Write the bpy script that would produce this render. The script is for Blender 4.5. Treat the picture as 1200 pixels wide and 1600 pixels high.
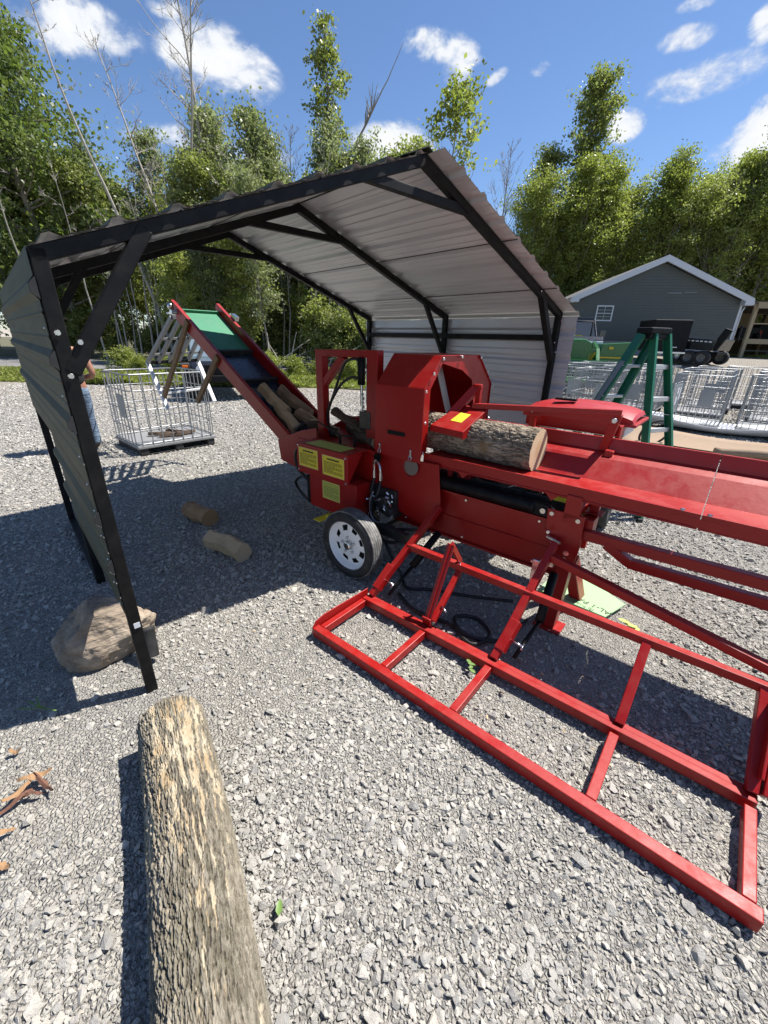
import bpy, bmesh, math, random
import numpy as np
from mathutils import Vector, Matrix, Euler
R = math.radians
PI = math.pi
S = bpy.context.scene
for o in list(bpy.data.objects): bpy.data.objects.remove(o)
C = S.collection

# ------------------------------------------------------------------ camera
PITCH, ROLL, EYE = 23.034, 1.472, 1.7
cp, sp = math.cos(R(PITCH)), math.sin(R(PITCH))
fwd = Vector((0, cp, -sp)); rt = Vector((1, 0, 0)); up = Vector((0, sp, cp))
r2 = rt*math.cos(R(ROLL)) + up*math.sin(R(ROLL))
u2 = -rt*math.sin(R(ROLL)) + up*math.cos(R(ROLL))
cam = bpy.data.cameras.new('camera'); camo = bpy.data.objects.new('camera', cam); C.objects.link(camo)
m = Matrix((r2, u2, -fwd)).transposed().to_4x4(); m.translation = Vector((0, 0, EYE))
camo.matrix_world = m
cam.sensor_fit = 'HORIZONTAL'; cam.sensor_width = 36.0; cam.lens = 36.0*638.55/1200
cam.clip_start = 0.05; cam.clip_end = 3000
S.camera = camo
S.view_settings.view_transform = 'Standard'; S.view_settings.look = 'None'
S.view_settings.gamma = 1; S.view_settings.use_curve_mapping = False
S.view_settings.exposure = 1.0

# ------------------------------------------------------------------ sky and sun
SUN_AZ, SUN_EL = 69.0, 60.0        # azimuth from +Y towards +X
W = bpy.data.worlds.new('World'); S.world = W; W.use_nodes = True
nt = W.node_tree; nt.nodes.clear()
class NT:
    """small helper for writing node trees"""
    def __init__(s, tree): s.t = tree
    def n(s, typ, **kw):
        k = s.t.nodes.new(typ)
        for a, b in kw.items(): setattr(k, a, b)
        return k
    def put(s, node, sock, v):
        if v is None: return
        i = node.inputs[sock]
        if isinstance(v, bpy.types.NodeSocket): s.t.links.new(v, i)
        elif isinstance(v, (tuple, list)) and len(v) == 3 and i.type == 'RGBA': i.default_value = (*v, 1)
        else: i.default_value = v
    def m(s, op, a, b=None, c=None, clamp=False):
        k = s.n('ShaderNodeMath', operation=op, use_clamp=clamp)
        for i, v in enumerate((a, b, c)): s.put(k, i, v)
        return k.outputs[0]
    def v(s, op, a, b=None):
        k = s.n('ShaderNodeVectorMath', operation=op)
        for i, v in enumerate((a, b)): s.put(k, i, v)
        return k.outputs['Value'] if op in ('DOT_PRODUCT', 'LENGTH', 'DISTANCE') else k.outputs['Vector']
    def noise(s, vec, scale, detail=4, rough=.55, dist=0):
        k = s.n('ShaderNodeTexNoise'); s.put(k, 'Vector', vec); s.put(k, 'Scale', scale)
        s.put(k, 'Detail', detail); s.put(k, 'Roughness', rough); s.put(k, 'Distortion', dist)
        return k.outputs['Fac']
    def vor(s, vec, scale, feature='F1', rand=1.0):
        k = s.n('ShaderNodeTexVoronoi', feature=feature); s.put(k, 'Vector', vec); s.put(k, 'Scale', scale)
        s.put(k, 'Randomness', rand); return k
    def ramp(s, fac, stops, interp='LINEAR'):
        k = s.n('ShaderNodeValToRGB'); s.put(k, 'Fac', fac); cr = k.color_ramp; cr.interpolation = interp
        while len(cr.elements) < len(stops): cr.elements.new(.5)
        for e, (p, c) in zip(cr.elements, stops):
            e.position = p
            e.color = (c, c, c, 1) if isinstance(c, (int, float)) else (*c, 1)
        return k.outputs['Color']
    def mix(s, fac, a, b, blend='MIX'):
        k = s.n('ShaderNodeMix', data_type='RGBA', blend_type=blend)
        s.put(k, 0, fac)
        for nm, v in (('A', a), ('B', b)):
            i = [q for q in k.inputs if q.name == nm and q.type == 'RGBA'][0]
            if isinstance(v, bpy.types.NodeSocket): s.t.links.new(v, i)
            else: i.default_value = (*v, 1)
        return [q for q in k.outputs if q.type == 'RGBA'][0]
    def bump(s, h, strength, dist, normal=None):
        k = s.n('ShaderNodeBump'); s.put(k, 'Height', h); s.put(k, 'Strength', strength); s.put(k, 'Distance', dist)
        if normal is not None: s.put(k, 'Normal', normal)
        return k.outputs['Normal']
T = NT(nt)
wout = T.n('ShaderNodeOutputWorld'); bg = T.n('ShaderNodeBackground')
sky = T.n('ShaderNodeTexSky', sky_type='NISHITA', sun_disc=False)
sky.sun_elevation = R(SUN_EL); sky.sun_rotation = R(SUN_AZ)
sky.air_density = 1.0; sky.dust_density = 0.15; sky.ozone_density = 3.0; sky.altitude = 200
SKY = 0.050
T.put(bg, 'Strength', SKY)
tc = T.n('ShaderNodeTexCoord'); DIR = tc.outputs['Generated']
# fixed cloud directions: direction xyz, angular half width, half height, tilt, opacity
CLOUDS = [
 (0.0735, 0.8988, 0.4321, 0.0611, 0.0201, -8.0, 1.0), (0.099, 0.9055, 0.4126, 0.025, 0.0238, -10.0, 0.9),
 (0.2386, 0.8812, 0.4081, 0.0235, 0.012, 15.0, 0.85), (0.168, 0.9009, 0.4001, 0.0175, 0.008, 25.0, 0.7),
 (-0.0033, 0.9448, 0.3276, 0.0695, 0.0318, -8.0, 1.3), (-0.0053, 0.9225, 0.3859, 0.0371, 0.0106, 0.0, 0.5),
 (-0.279, 0.8765, 0.3923, 0.0856, 0.0426, -8.0, 1.2), (-0.4765, 0.786, 0.3938, 0.0996, 0.0304, 5.0, 0.95),
 (-0.3306, 0.837, 0.4361, 0.0361, 0.0125, 0.0, 0.7), (0.3773, 0.8651, 0.3306, 0.0284, 0.0222, 0.0, 1.0),
 (0.4507, 0.8158, 0.3624, 0.0882, 0.023, 8.0, 0.62), (0.4172, 0.8124, 0.4073, 0.0326, 0.0133, 0.0, 0.8),
 (0.5615, 0.779, 0.2792, 0.0701, 0.0537, 0.0, 1.5), (0.4977, 0.7695, 0.4002, 0.019, 0.0192, 0.0, 0.9),
 (0.4149, 0.7987, 0.4359, 0.0236, 0.0075, 0.0, 0.6), (-0.5806, 0.779, 0.237, 0.0499, 0.0243, 0.0, 0.5),
 (-0.317, 0.9001, 0.2988, 0.1207, 0.022, 0.0, 0.7), (0.2526, 0.9403, 0.2282, 0.08, 0.0158, 0.0, 0.3),
 (0.9, 0.2, 0.4, .3, .1, 0, 1.0), (-0.9, -0.2, 0.4, .3, .1, 0, 1.0), (0.1, -0.9, 0.35, .3, .08, 0, 1.0),
]
best = None
for (x, y, z, a, b, tl, op) in CLOUDS:
    d = Vector((x, y, z)).normalized(); e1 = Vector((y, -x, 0)).normalized(); e2 = e1.cross(d)
    if e2.z < 0: e2 = -e2
    c_, s_ = math.cos(R(tl)), math.sin(R(tl))
    f1 = (e1*c_ + e2*s_)/(a*1.25); f2 = (-e1*s_ + e2*c_)/(b*1.25)
    p = T.m('SUBTRACT', T.v('DOT_PRODUCT', DIR, tuple(f1)), f1.dot(d))
    q = T.m('SUBTRACT', T.v('DOT_PRODUCT', DIR, tuple(f2)), f2.dot(d))
    rr = T.m('ADD', T.m('MULTIPLY', p, p), T.m('MULTIPLY', q, q))
    k = T.m('MULTIPLY', T.m('SUBTRACT', 1.0, rr), op, clamp=False)
    k = T.m('MULTIPLY', k, T.m('GREATER_THAN', T.v('DOT_PRODUCT', DIR, tuple(d)), 0.3))
    best = k if best is None else T.m('MAXIMUM', best, k)
sv = T.v('MULTIPLY', DIR, (1, 1, 1.5))
nz = T.m('ADD', T.m('MULTIPLY', T.m('SUBTRACT', T.noise(sv, 9, 9, .62, .4), .5), 4.4),
         T.m('MULTIPLY', T.m('SUBTRACT', T.noise(sv, 45, 6, .6, .4), .5), 1.2))
cm = T.m('ADD', best, nz)
cm = T.m('MULTIPLY', cm, T.m('GREATER_THAN', best, 0.0))
fade = T.n('ShaderNodeMapRange', interpolation_type='SMOOTHSTEP'); T.put(fade, 'Value', best)
T.put(fade, 'From Min', 0.0); T.put(fade, 'From Max', .45)
mr = T.n('ShaderNodeMapRange', interpolation_type='SMOOTHSTEP'); T.put(mr, 'Value', cm)
T.put(mr, 'From Min', 0.0); T.put(mr, 'From Max', 1.15)
cf = T.m('MULTIPLY', mr.outputs[0], fade.outputs[0])
tone = T.ramp(T.m('MULTIPLY', cm, .5), [(0.0, (5.8, 6.7, 8.2)), (.5, (9.2, 9.5, 10.0)), (1.0, (10.6, 10.6, 10.6))])
blue = T.mix(1.0, sky.outputs['Color'], (1.22, 1.34, 1.52), 'MULTIPLY')
col = T.mix(cf, blue, tone)
T.put(bg, 'Color', col); nt.links.new(bg.outputs[0], wout.inputs[0])

sd = Vector((math.sin(R(SUN_AZ))*math.cos(R(SUN_EL)), math.cos(R(SUN_AZ))*math.cos(R(SUN_EL)), math.sin(R(SUN_EL))))
sl = bpy.data.lights.new('sun', 'SUN'); sl.energy = 4.6; sl.angle = R(0.53); sl.color = (1.0, .955, .89)
so = bpy.data.objects.new('sun', sl); C.objects.link(so); so.location = sd*30
so.rotation_euler = sd.to_track_quat('Z', 'Y').to_euler()

# ------------------------------------------------------------------ helpers
rnd = random.Random(7)
nrng = np.random.default_rng(11)
def tag(o, label=None, cat=None, group=None, kind=None):
    if label: o['label'] = label
    if cat: o['category'] = cat
    if group: o['group'] = group
    if kind: o['kind'] = kind
    return o
def thing(name, label, cat, loc=(0, 0, 0), rz=0, group=None):
    o = bpy.data.objects.new(name, None); C.objects.link(o); o.empty_display_size = .2
    o.location = loc; o.rotation_euler = (0, 0, rz)
    return tag(o, label, cat, group)
def mesh_np(name, V, F, mats, mi=None, smooth=False):
    me = bpy.data.meshes.new(name)
    V = np.asarray(V, np.float32)
    me.vertices.add(len(V)); me.vertices.foreach_set('co', V.ravel())
    F = np.asarray(F, np.int32); n, k = F.shape
    me.loops.add(n*k); me.loops.foreach_set('vertex_index', F.ravel())
    me.polygons.add(n); me.polygons.foreach_set('loop_start', np.arange(0, n*k, k, dtype=np.int32))
    if mi is not None: me.polygons.foreach_set('material_index', np.asarray(mi, np.int32))
    me.polygons.foreach_set('use_smooth', np.full(n, smooth))
    for q in mats: me.materials.append(q)
    me.update(calc_edges=True); me.validate()
    return me
def put(name, me, parent=None, loc=None):
    o = bpy.data.objects.new(name, me); C.objects.link(o)
    if parent: o.parent = parent
    if loc: o.location = loc
    return o
class MB:
    """collects boxes, bars, tubes and sheets that become ONE mesh"""
    def __init__(s): s.V = []; s.F = []; s.M = []; s.Sm = []; s.mi = 0
    def add(s, vs, fs, smooth=False):
        b = len(s.V); s.V += [tuple(v) for v in vs]
        for f in fs: s.F.append(tuple(b+i for i in f)); s.M.append(s.mi); s.Sm.append(smooth)
        return s
    def frame_box(s, c, ax, ay, az):
        c, ax, ay, az = map(Vector, (c, ax, ay, az))
        vs = [c+ax*i+ay*j+az*k for i in (-1, 1) for j in (-1, 1) for k in (-1, 1)]
        return s.add(vs, [(0, 1, 3, 2), (4, 6, 7, 5), (0, 4, 5, 1), (2, 3, 7, 6), (0, 2, 6, 4), (1, 5, 7, 3)])
    def box(s, c, size, rz=0, rot=None):
        M = (rot or Euler((0, 0, rz))).to_matrix()
        return s.frame_box(c, M @ Vector((size[0]/2, 0, 0)), M @ Vector((0, size[1]/2, 0)), M @ Vector((0, 0, size[2]/2)))
    def bar(s, p, q, w, h=None, upv=(0, 0, 1)):
        p, q = Vector(p), Vector(q); h = h or w; d = q-p; u = Vector(upv)
        side = d.cross(u)
        if side.length < 1e-6: side = d.cross(Vector((1, 0, 0)))
        side.normalize(); t = side.cross(d).normalized()
        return s.frame_box((p+q)/2, d/2, side*w/2, t*h/2)
    def tube(s, pts, r, seg=8, cap=True, smooth=True):
        pts = [Vector(p) for p in pts]; n = len(pts)
        rs = r if isinstance(r, (list, tuple)) else [r]*n
        base = len(s.V); vs = []; t0 = (pts[1]-pts[0]).normalized()
        nv = t0.orthogonal().normalized()
        for i, p in enumerate(pts):
            t = ((pts[min(i+1, n-1)]-pts[i]).normalized()+(pts[i]-pts[max(i-1, 0)]).normalized())
            t = t.normalized() if t.length > 1e-6 else t0
            nv = (nv - t*nv.dot(t)); nv = nv.normalized() if nv.length > 1e-6 else t.orthogonal().normalized()
            b = t.cross(nv)
            for k in range(seg):
                a = 2*PI*k/seg; vs.append(p+(nv*math.cos(a)+b*math.sin(a))*rs[i])
        fs = [(i*seg+k, i*seg+(k+1) % seg, (i+1)*seg+(k+1) % seg, (i+1)*seg+k) for i in range(n-1) for k in range(seg)]
        s.add(vs, fs, smooth)
        if cap:
            b = base
            s.F.append(tuple(b+k for k in reversed(range(seg)))); s.M.append(s.mi); s.Sm.append(False)
            b = base+(n-1)*seg
            s.F.append(tuple(b+k for k in range(seg))); s.M.append(s.mi); s.Sm.append(False)
        return s
    def prism(s, poly, off):
        off = Vector(off); poly = [Vector(p) for p in poly]; n = len(poly)
        vs = poly+[p+off for p in poly]
        fs = [tuple(range(n)), tuple(reversed(range(n, 2*n)))]
        fs += [(i, i+n, (i+1) % n+n, (i+1) % n) for i in range(n)]
        return s.add(vs, fs)
    def ring(s, outer, inner, off, closed=False):
        """thick strip between two polylines with the same number of points"""
        n = len(outer)
        for i in range(n if closed else n-1):
            j = (i+1) % n
            s.prism([outer[i], outer[j], inner[j], inner[i]], off)
        return s
    def revolve(s, prof, c, ax, seg=32, smooth=True):
        """profile (radius, along axis) about an axis through c"""
        c = Vector(c); ax = Vector(ax).normalized(); e = ax.orthogonal().normalized(); f = ax.cross(e)
        vs = []
        for (r_, h) in prof:
            for k in range(seg):
                a = 2*PI*k/seg; vs.append(c+ax*h+(e*math.cos(a)+f*math.sin(a))*r_)
        n = len(prof)
        fs = [(i*seg+k, i*seg+(k+1) % seg, (i+1)*seg+(k+1) % seg, (i+1)*seg+k) for i in range(n-1) for k in range(seg)]
        return s.add(vs, fs, smooth)
    def ball(s, c, r, seg=8, rings=5, sc=(1, 1, 1)):
        c = Vector(c); vs = []; fs = []
        for i in range(rings+1):
            th = PI*i/rings
            for k in range(seg):
                a = 2*PI*k/seg
                vs.append(c+Vector((math.sin(th)*math.cos(a)*sc[0], math.sin(th)*math.sin(a)*sc[1], math.cos(th)*sc[2]))*r)
        fs = [(i*seg+k, (i+1)*seg+k, (i+1)*seg+(k+1) % seg, i*seg+(k+1) % seg) for i in range(rings) for k in range(seg)]
        return s.add(vs, fs, True)
    def bolt(s, c, nrm, r=.009, h=.008):
        nrm = Vector(nrm).normalized()
        return s.revolve([(0.0001, h), (r*.8, h), (r, h*.5), (r, 0)], c, nrm, 8, False)
    def build(s, name, mats, parent=None, bevel=0, seg=2):
        me = bpy.data.meshes.new(name); me.from_pydata(s.V, [], s.F)
        mats = mats if isinstance(mats, (list, tuple)) else [mats]
        for q in mats: me.materials.append(q)
        me.polygons.foreach_set('material_index', s.M); me.polygons.foreach_set('use_smooth', s.Sm)
        bm = bmesh.new(); bm.from_mesh(me); bmesh.ops.recalc_face_normals(bm, faces=bm.faces); bm.to_mesh(me); bm.free()
        me.update()
        o = put(name, me, parent)
        if bevel:
            b = o.modifiers.new('bevel', 'BEVEL'); b.width = bevel; b.segments = seg; b.limit_method = 'ANGLE'
            b.angle_limit = R(40); b.harden_normals = False
        return o
def copy_tree(o, parent=None):
    c = o.copy(); C.objects.link(c)
    if parent: c.parent = parent
    for ch in list(o.children): copy_tree(ch, c)
    return c
def catmull(pts, n=8):
    P = [Vector(p) for p in pts]; P = [P[0]*2-P[1]]+P+[P[-1]*2-P[-2]]; o = []
    for i in range(1, len(P)-2):
        for k in range(n):
            t = k/n
            o.append(.5*((2*P[i])+(P[i+1]-P[i-1])*t+(2*P[i-1]-5*P[i]+4*P[i+1]-P[i+2])*t*t+(-P[i-1]+3*P[i]-3*P[i+1]+P[i+2])*t**3))
    o.append(P[-2]); return o
def sstep(a, b, x):
    t = min(1, max(0, (x-a)/(b-a))); return t*t*(3-2*t)

# ------------------------------------------------------------------ materials
def mat(name):
    q = bpy.data.materials.new(name); q.use_nodes = True; t = q.node_tree; t.nodes.clear()
    T = NT(t); o = T.n('ShaderNodeOutputMaterial'); b = T.n('ShaderNodeBsdfPrincipled'); t.links.new(b.outputs[0], o.inputs[0])
    return q, T, b, o
def simple(name, col, rough=.5, metal=0, var=.12, vscale=6, bump=0, bscale=60, coat=0, spec=.5, dust=0, dustcol=(.35, .32, .28)):
    q, T, b, o = mat(name); tcn = T.n('ShaderNodeTexCoord').outputs['Object']
    n = T.noise(tcn, vscale, 5, .6)
    a = tuple(c*(1-var) for c in col); c2 = tuple(min(1, c*(1+var)) for c in col)
    cc = T.mix(n, a, c2)
    if dust:
        f = T.m('MULTIPLY', T.ramp(T.noise(tcn, 14, 6, .65), [(.42, 0), (.75, 1)]), dust)
        cc = T.mix(f, cc, dustcol)
    T.put(b, 'Base Color', cc); T.put(b, 'Metallic', metal)
    T.put(b, 'Roughness', T.m('ADD', T.m('MULTIPLY', T.m('SUBTRACT', T.noise(tcn, vscale*3, 4), .5), .3), rough, clamp=True))
    T.put(b, 'Specular IOR Level', spec)
    if coat: T.put(b, 'Coat Weight', coat); T.put(b, 'Coat Roughness', .12)
    if bump: T.put(b, 'Normal', T.bump(T.noise(tcn, bscale, 4), bump, .01))
    return q
def red_paint():
    q, T, b, o = mat('red_enamel'); ob = T.n('ShaderNodeTexCoord').outputs['Object']; gn = T.n('ShaderNodeNewGeometry').outputs['Normal']
    n = T.noise(ob, 2.6, 6, .6); c = T.mix(n, (.25, .0050, .0044), (.34, .0075, .0062))
    up_ = T.n('ShaderNodeSeparateXYZ'); T.put(up_, 0, gn)
    d = T.m('MULTIPLY', T.m('MAXIMUM', up_.outputs[2], 0.0), T.ramp(T.noise(ob, 11, 7, .7), [(.42, 0), (.72, 1)]))
    c = T.mix(T.m('MULTIPLY', d, .09), c, (.36, .15, .10))
    sc = T.noise(T.v('MULTIPLY', ob, (2, 46, 46)), 2.2, 3, .6); sm = T.m('MULTIPLY', T.ramp(sc, [(.70, 0), (.74, 1)]), T.ramp(T.noise(ob, 3.1, 3), [(.5, 0), (.62, 1)]))
    c = T.mix(T.m('MULTIPLY', sm, .5), c, (.42, .10, .09))
    T.put(b, 'Base Color', c); T.put(b, 'Specular IOR Level', .34); T.put(b, 'Coat Weight', .12); T.put(b, 'Coat Roughness', .2)
    T.put(b, 'Roughness', T.m('ADD', T.m('MULTIPLY', T.noise(ob, 9, 6, .65), .34), T.m('ADD', .22, T.m('MULTIPLY', d, .3)), clamp=True))
    T.put(b, 'Normal', T.bump(T.noise(ob, 16, 5, .55), .06, .02)); return q
RED = red_paint()
REDP = simple('red_plastic', (.34, .009, .012), .48, var=.06, coat=.1, spec=.4, dust=.08, dustcol=(.5, .3, .28))
BLACKT = simple('black_powder_coat', (.0045, .0045, .005), .55, var=.3, dust=.03, spec=.2)
RUBBER = simple('black_rubber', (.016, .016, .017), .75, var=.25, dust=.3, dustcol=(.10, .095, .09))
TREAD = simple('dusty_tread', (.10, .098, .092), .85, var=.3, dust=.8, dustcol=(.36, .35, .33))
HOSE = simple('black_hose', (.012, .012, .012), .5, var=.2)
RIMW = simple('white_rim_enamel', (.82, .83, .84), .32, var=.04, dust=.06)
CHROME = simple('bright_steel', (.6, .6, .6), .25, metal=1, var=.1)
STEEL = simple('galvanised_tube', (.34, .35, .36), .45, metal=.7, var=.15, dust=.1)
DARKST = simple('dark_oily_steel', (.05, .05, .05), .45, metal=.6, var=.4, dust=.15)
YELLOW = simple('yellow_sticker', (.72, .60, .03), .5, var=.05)
OLIVE = simple('green_yellow_sticker', (.42, .46, .09), .5, var=.08)
INK = simple('dark_ink', (.05, .05, .03), .6, var=.1)
GREENB = simple('green_belt', (.03, .20, .10), .6, var=.15, dust=.15, dustcol=(.2, .25, .2))
BELT = simple('black_belt', (.018, .032, .060), .30, var=.2)  # black belt, with reflected sky put into its colour as blue
GREENL = simple('green_fibreglass', (.008, .13, .065), .42, var=.12, dust=.15, dustcol=(.12, .2, .16))
STANDM = simple('dull_grey_frame', (.20, .205, .21), .5, metal=.4, var=.2, dust=.2)
ALU = simple('aluminium', (.62, .62, .62), .4, metal=.7, var=.1, dust=.15)
WHITEP = simple('white_plastic', (.75, .76, .77), .5, var=.06, dust=.2)
DECKB = simple('old_brown_wood', (.20, .12, .055), .75, var=.3, vscale=12)
CARD = simple('cardboard', (.27, .19, .125), .85, var=.12)
WHITE = simple('white_sheet', (.62, .63, .65), .6, var=.06)
BOARDG = simple('pale_green_board', (.30, .48, .25), .7, var=.06, dust=.15)
PLATE = simple('zinc_plate', (.27, .30, .32), .45, metal=.5, var=.15, dust=.2)
def sheet_mat(name, a, b_, rough, metal, bmp):
    q, T, b, o = mat(name); ob = T.n('ShaderNodeTexCoord').outputs['Object']
    st = T.noise(T.v('MULTIPLY', ob, (1.2, .35, 5)), 2.2, 5, .6)
    T.put(b, 'Base Color', T.mix(st, a, b_)); T.put(b, 'Metallic', metal); T.put(b, 'Specular IOR Level', .12 if metal == 0 else .5)
    T.put(b, 'Roughness', T.m('ADD', rough, T.m('MULTIPLY', T.noise(T.v('MULTIPLY', ob, (2, .5, 7)), 3, 4), .16)))
    T.put(b, 'Normal', T.bump(T.noise(T.v('MULTIPLY', ob, (3, 1.6, 3)), 1.6, 3), bmp, .05)); return q
SHEET_OUT = sheet_mat('shade_tinted_sheet_outside', (.04, .045, .03), (.07, .075, .05), .50, .0, .2)  # shade and reflected woods put into the outside colour as dark green
SHEET_IN = sheet_mat('pale_sheet_underside', (.50, .505, .52), (.60, .605, .62), .28, .25, .35)
# ------------------------------------------------------------------ ground
def terrain(x, y):
    return 1.22*sstep(3.5, 10, x)*sstep(13, 22, y) + .02*math.sin(x*1.7+y*.6)*math.sin(y*1.1-x*.4)*sstep(4, 8, y)
def gravel_mat():
    q, T, b, o = mat('crushed_stone_ground'); P = T.n('ShaderNodeTexCoord').outputs['Object']
    w = T.n('ShaderNodeTexNoise'); T.put(w, 'Vector', P); T.put(w, 'Scale', 30); T.put(w, 'Detail', 3)
    Pw = T.v('ADD', P, T.v('MULTIPLY', w.outputs['Color'], (.02, .02, .02)))
    v1 = T.vor(Pw, 62); v2 = T.vor(Pw, 140); v1e = T.vor(Pw, 62, 'DISTANCE_TO_EDGE')
    hv = T.n('ShaderNodeSeparateColor'); T.put(hv, 0, v1.outputs['Color'])
    hv2 = T.n('ShaderNodeSeparateColor'); T.put(hv2, 0, v2.outputs['Color'])
    tone = T.ramp(T.m('ADD', T.m('MULTIPLY', hv.outputs[0], .7), T.m('MULTIPLY', hv2.outputs[0], .3)),
                  [(0, (.20, .195, .185)), (.35, (.31, .30, .28)), (.7, (.40, .385, .355)), (1, (.54, .52, .47))])
    big = T.noise(P, .9, 6, .62); fines = T.ramp(T.noise(P, 1.7, 5, .6), [(.46, 0), (.62, 1)])
    tone = T.mix(T.m('MULTIPLY', fines, .45), tone, (.40, .375, .335))
    tone = T.mix(T.m('MULTIPLY', T.ramp(big, [(.35, 1), (.62, 0)]), .35), tone, (.26, .25, .235))
    # a worn, dusty lane near the verge
    sp_ = T.n('ShaderNodeSeparateXYZ'); T.put(sp_, 0, P)
    lane = T.n('ShaderNodeMapRange', interpolation_type='SMOOTHSTEP'); T.put(lane, 'Value', T.m('ADD', sp_.outputs[1], T.m('MULTIPLY', T.noise(P, .5, 3), 3)))
    T.put(lane, 'From Min', 10.5); T.put(lane, 'From Max', 14.0)
    tone = T.mix(T.m('MULTIPLY', lane.outputs[0], .6), tone, (.36, .32, .265))
    tone = T.mix(1.0, tone, (.93, .915, .885), 'MULTIPLY'); T.put(b, 'Base Color', tone); T.put(b, 'Roughness', .93); T.put(b, 'Specular IOR Level', .25)
    h = T.m('ADD', T.m('MULTIPLY', T.m('MINIMUM', v1e.outputs['Distance'], .25), 3.0), T.m('MULTIPLY', v2.outputs['Distance'], .5))
    h = T.m('ADD', h, T.m('MULTIPLY', hv.outputs[1], .7))
    T.put(b, 'Normal', T.bump(h, 1.0, .010, None))
    return q
GRAV = gravel_mat()
def axis(bounds):
    o = []
    for a, b, st in bounds: o += list(np.arange(a, b, st))
    o.append(bounds[-1][1]); return np.array(o)
gx = axis([(-900, -60, 60), (-60, -12, 4), (-12, 14, .35), (14, 60, 3), (60, 900, 60)])
gy = axis([(-300, -20, 40), (-20, -1, 2), (-1, 7, .2), (7, 26, .5), (26, 70, 4), (70, 1200, 70)])
GV = [(x, y, terrain(x, y)) for y in gy for x in gx]; nx = len(gx)
GF = [(j*nx+i, j*nx+i+1, (j+1)*nx+i+1, (j+1)*nx+i) for j in range(len(gy)-1) for i in range(nx-1)]
g = put('ground', mesh_np('ground', GV, GF, [GRAV], smooth=True)); tag(g, kind='structure')

# road and verge
ROADM = simple('old_asphalt', (.17, .165, .16), .9, var=.12, vscale=1.5, bump=.3, bscale=80)
mb = MB()
def strip(y0, y1, x0, x1, z, n=60, wob=.3, yfun=None):
    vs = []; fs = []
    for i in range(n+1):
        x = x0+(x1-x0)*i/n; b = yfun(x) if yfun else 0
        vs += [(x, y0+b+wob*math.sin(x*1.3)+wob*.6*math.sin(x*3.1+1), z), (x, y1+b+wob*math.sin(x*.9+2), z)]
    fs = [(2*i, 2*i+2, 2*i+3, 2*i+1) for i in range(n)]
    return vs, fs
bend = lambda x: .03*max(0, x+10)**1.35
vs, fs = strip(20.6, 27.6, -90, 14, .03, wob=.0, yfun=bend); mb.add(vs, fs)
tag(mb.build('road', ROADM), kind='structure')
SOIL = simple('verge_soil', (.10, .095, .05), .95, var=.4, vscale=2, bump=.4, bscale=30)
mb = MB(); vs, fs = strip(14.6, 20.2, -90, 2.5, .022, wob=.25, yfun=bend); mb.add(vs, fs)
vs, fs = strip(28.0, 95, -90, 5, .024, wob=.0, yfun=bend); mb.add(vs, fs)
tag(mb.build('verge', SOIL), kind='structure')
mb = MB()
vs = []; fs = []
for i in range(41):
    x = 4.5+i*1.6; vs += [(x, 34, terrain(x, 30)+.03), (x, 120, terrain(x, 30)+.03)]
mb.add(vs, [(2*i, 2*i+2, 2*i+3, 2*i+1) for i in range(40)])
tag(mb.build('woodland_floor', SOIL), kind='structure')

# loose stones: real little rocks
def stone_mesh(i):
    r = random.Random(100+i); bm = bmesh.new()
    ax = (1, .55+.35*r.random(), .28+.32*r.random())
    for k in range(13):
        v = Vector((r.gauss(0, 1), r.gauss(0, 1), r.gauss(0, 1))).normalized()
        v = Vector((v.x*ax[0], v.y*ax[1], v.z*ax[2]))*(.5*(.82+.25*r.random())); bm.verts.new(v)
    res = bmesh.ops.convex_hull(bm, input=bm.verts)
    bmesh.ops.delete(bm, geom=list({g for g in res['geom_interior'] if isinstance(g, bmesh.types.BMVert)}), context='VERTS')
    bmesh.ops.recalc_face_normals(bm, faces=bm.faces)
    me = bpy.data.meshes.new('stone'); bm.to_mesh(me); bm.free(); me.materials.append(STONE); return me
def stone_mat():
    q, T, b, o = mat('crushed_limestone'); ob = T.n('ShaderNodeTexCoord').outputs['Object']
    rn = T.n('ShaderNodeObjectInfo').outputs['Random']
    c = T.ramp(rn, [(0, (.21, .21, .212)), (.15, (.30, .295, .285)), (.5, (.38, .37, .35)), (.85, (.445, .43, .40)), (.97, (.50, .485, .45)), (1, (.45, .41, .36))])
    n = T.noise(ob, 4, 5, .65)
    c = T.mix(T.m('MULTIPLY', T.ramp(n, [(.4, 0), (.7, 1)]), .45), c, (.44, .42, .38)); c = T.mix(1.0, c, (1.12, 1.10, 1.06), 'MULTIPLY')
    T.put(b, 'Base Color', c); T.put(b, 'Roughness', .9); T.put(b, 'Specular IOR Level', .3)
    T.put(b, 'Normal', T.bump(T.noise(ob, 9, 5, .7), .5, .06))
    return q
STONE = stone_mat()
stones = bpy.data.collections.new('stone_shapes')
for i in range(9):
    so_ = bpy.data.objects.new('stone_shape', stone_mesh(i)); stones.objects.link(so_)
pts = []; scl = []
def scatter(n, x0, x1, y0, y1, med, sig, keep):
    x = nrng.uniform(x0, x1, n); y = nrng.uniform(y0, y1, n)
    s = med*np.exp(nrng.normal(0, sig, n)); s = np.clip(s, .006, .055)
    k = keep(x, y); pts.append(np.stack([x[k], y[k]], 1)); scl.append(s[k])
sx_ = lambda x, y: np.sin(x*1.9+.7*y+1)+np.sin(y*2.3-x*.8)+.6*np.sin(x*4.1-y*3.3)   # patches of fines
inv = lambda x, y: np.abs(x) < (1.02*y+.75)
def patchy(lo):
    def f(x, y): return inv(x, y) & (nrng.random(len(x)) < np.clip(.55+.42*sx_(x, y), lo, 1))
    return f
scatter(100000, -3.2, 3.6, .15, 2.6, .0105, .45, patchy(.20))
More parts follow.
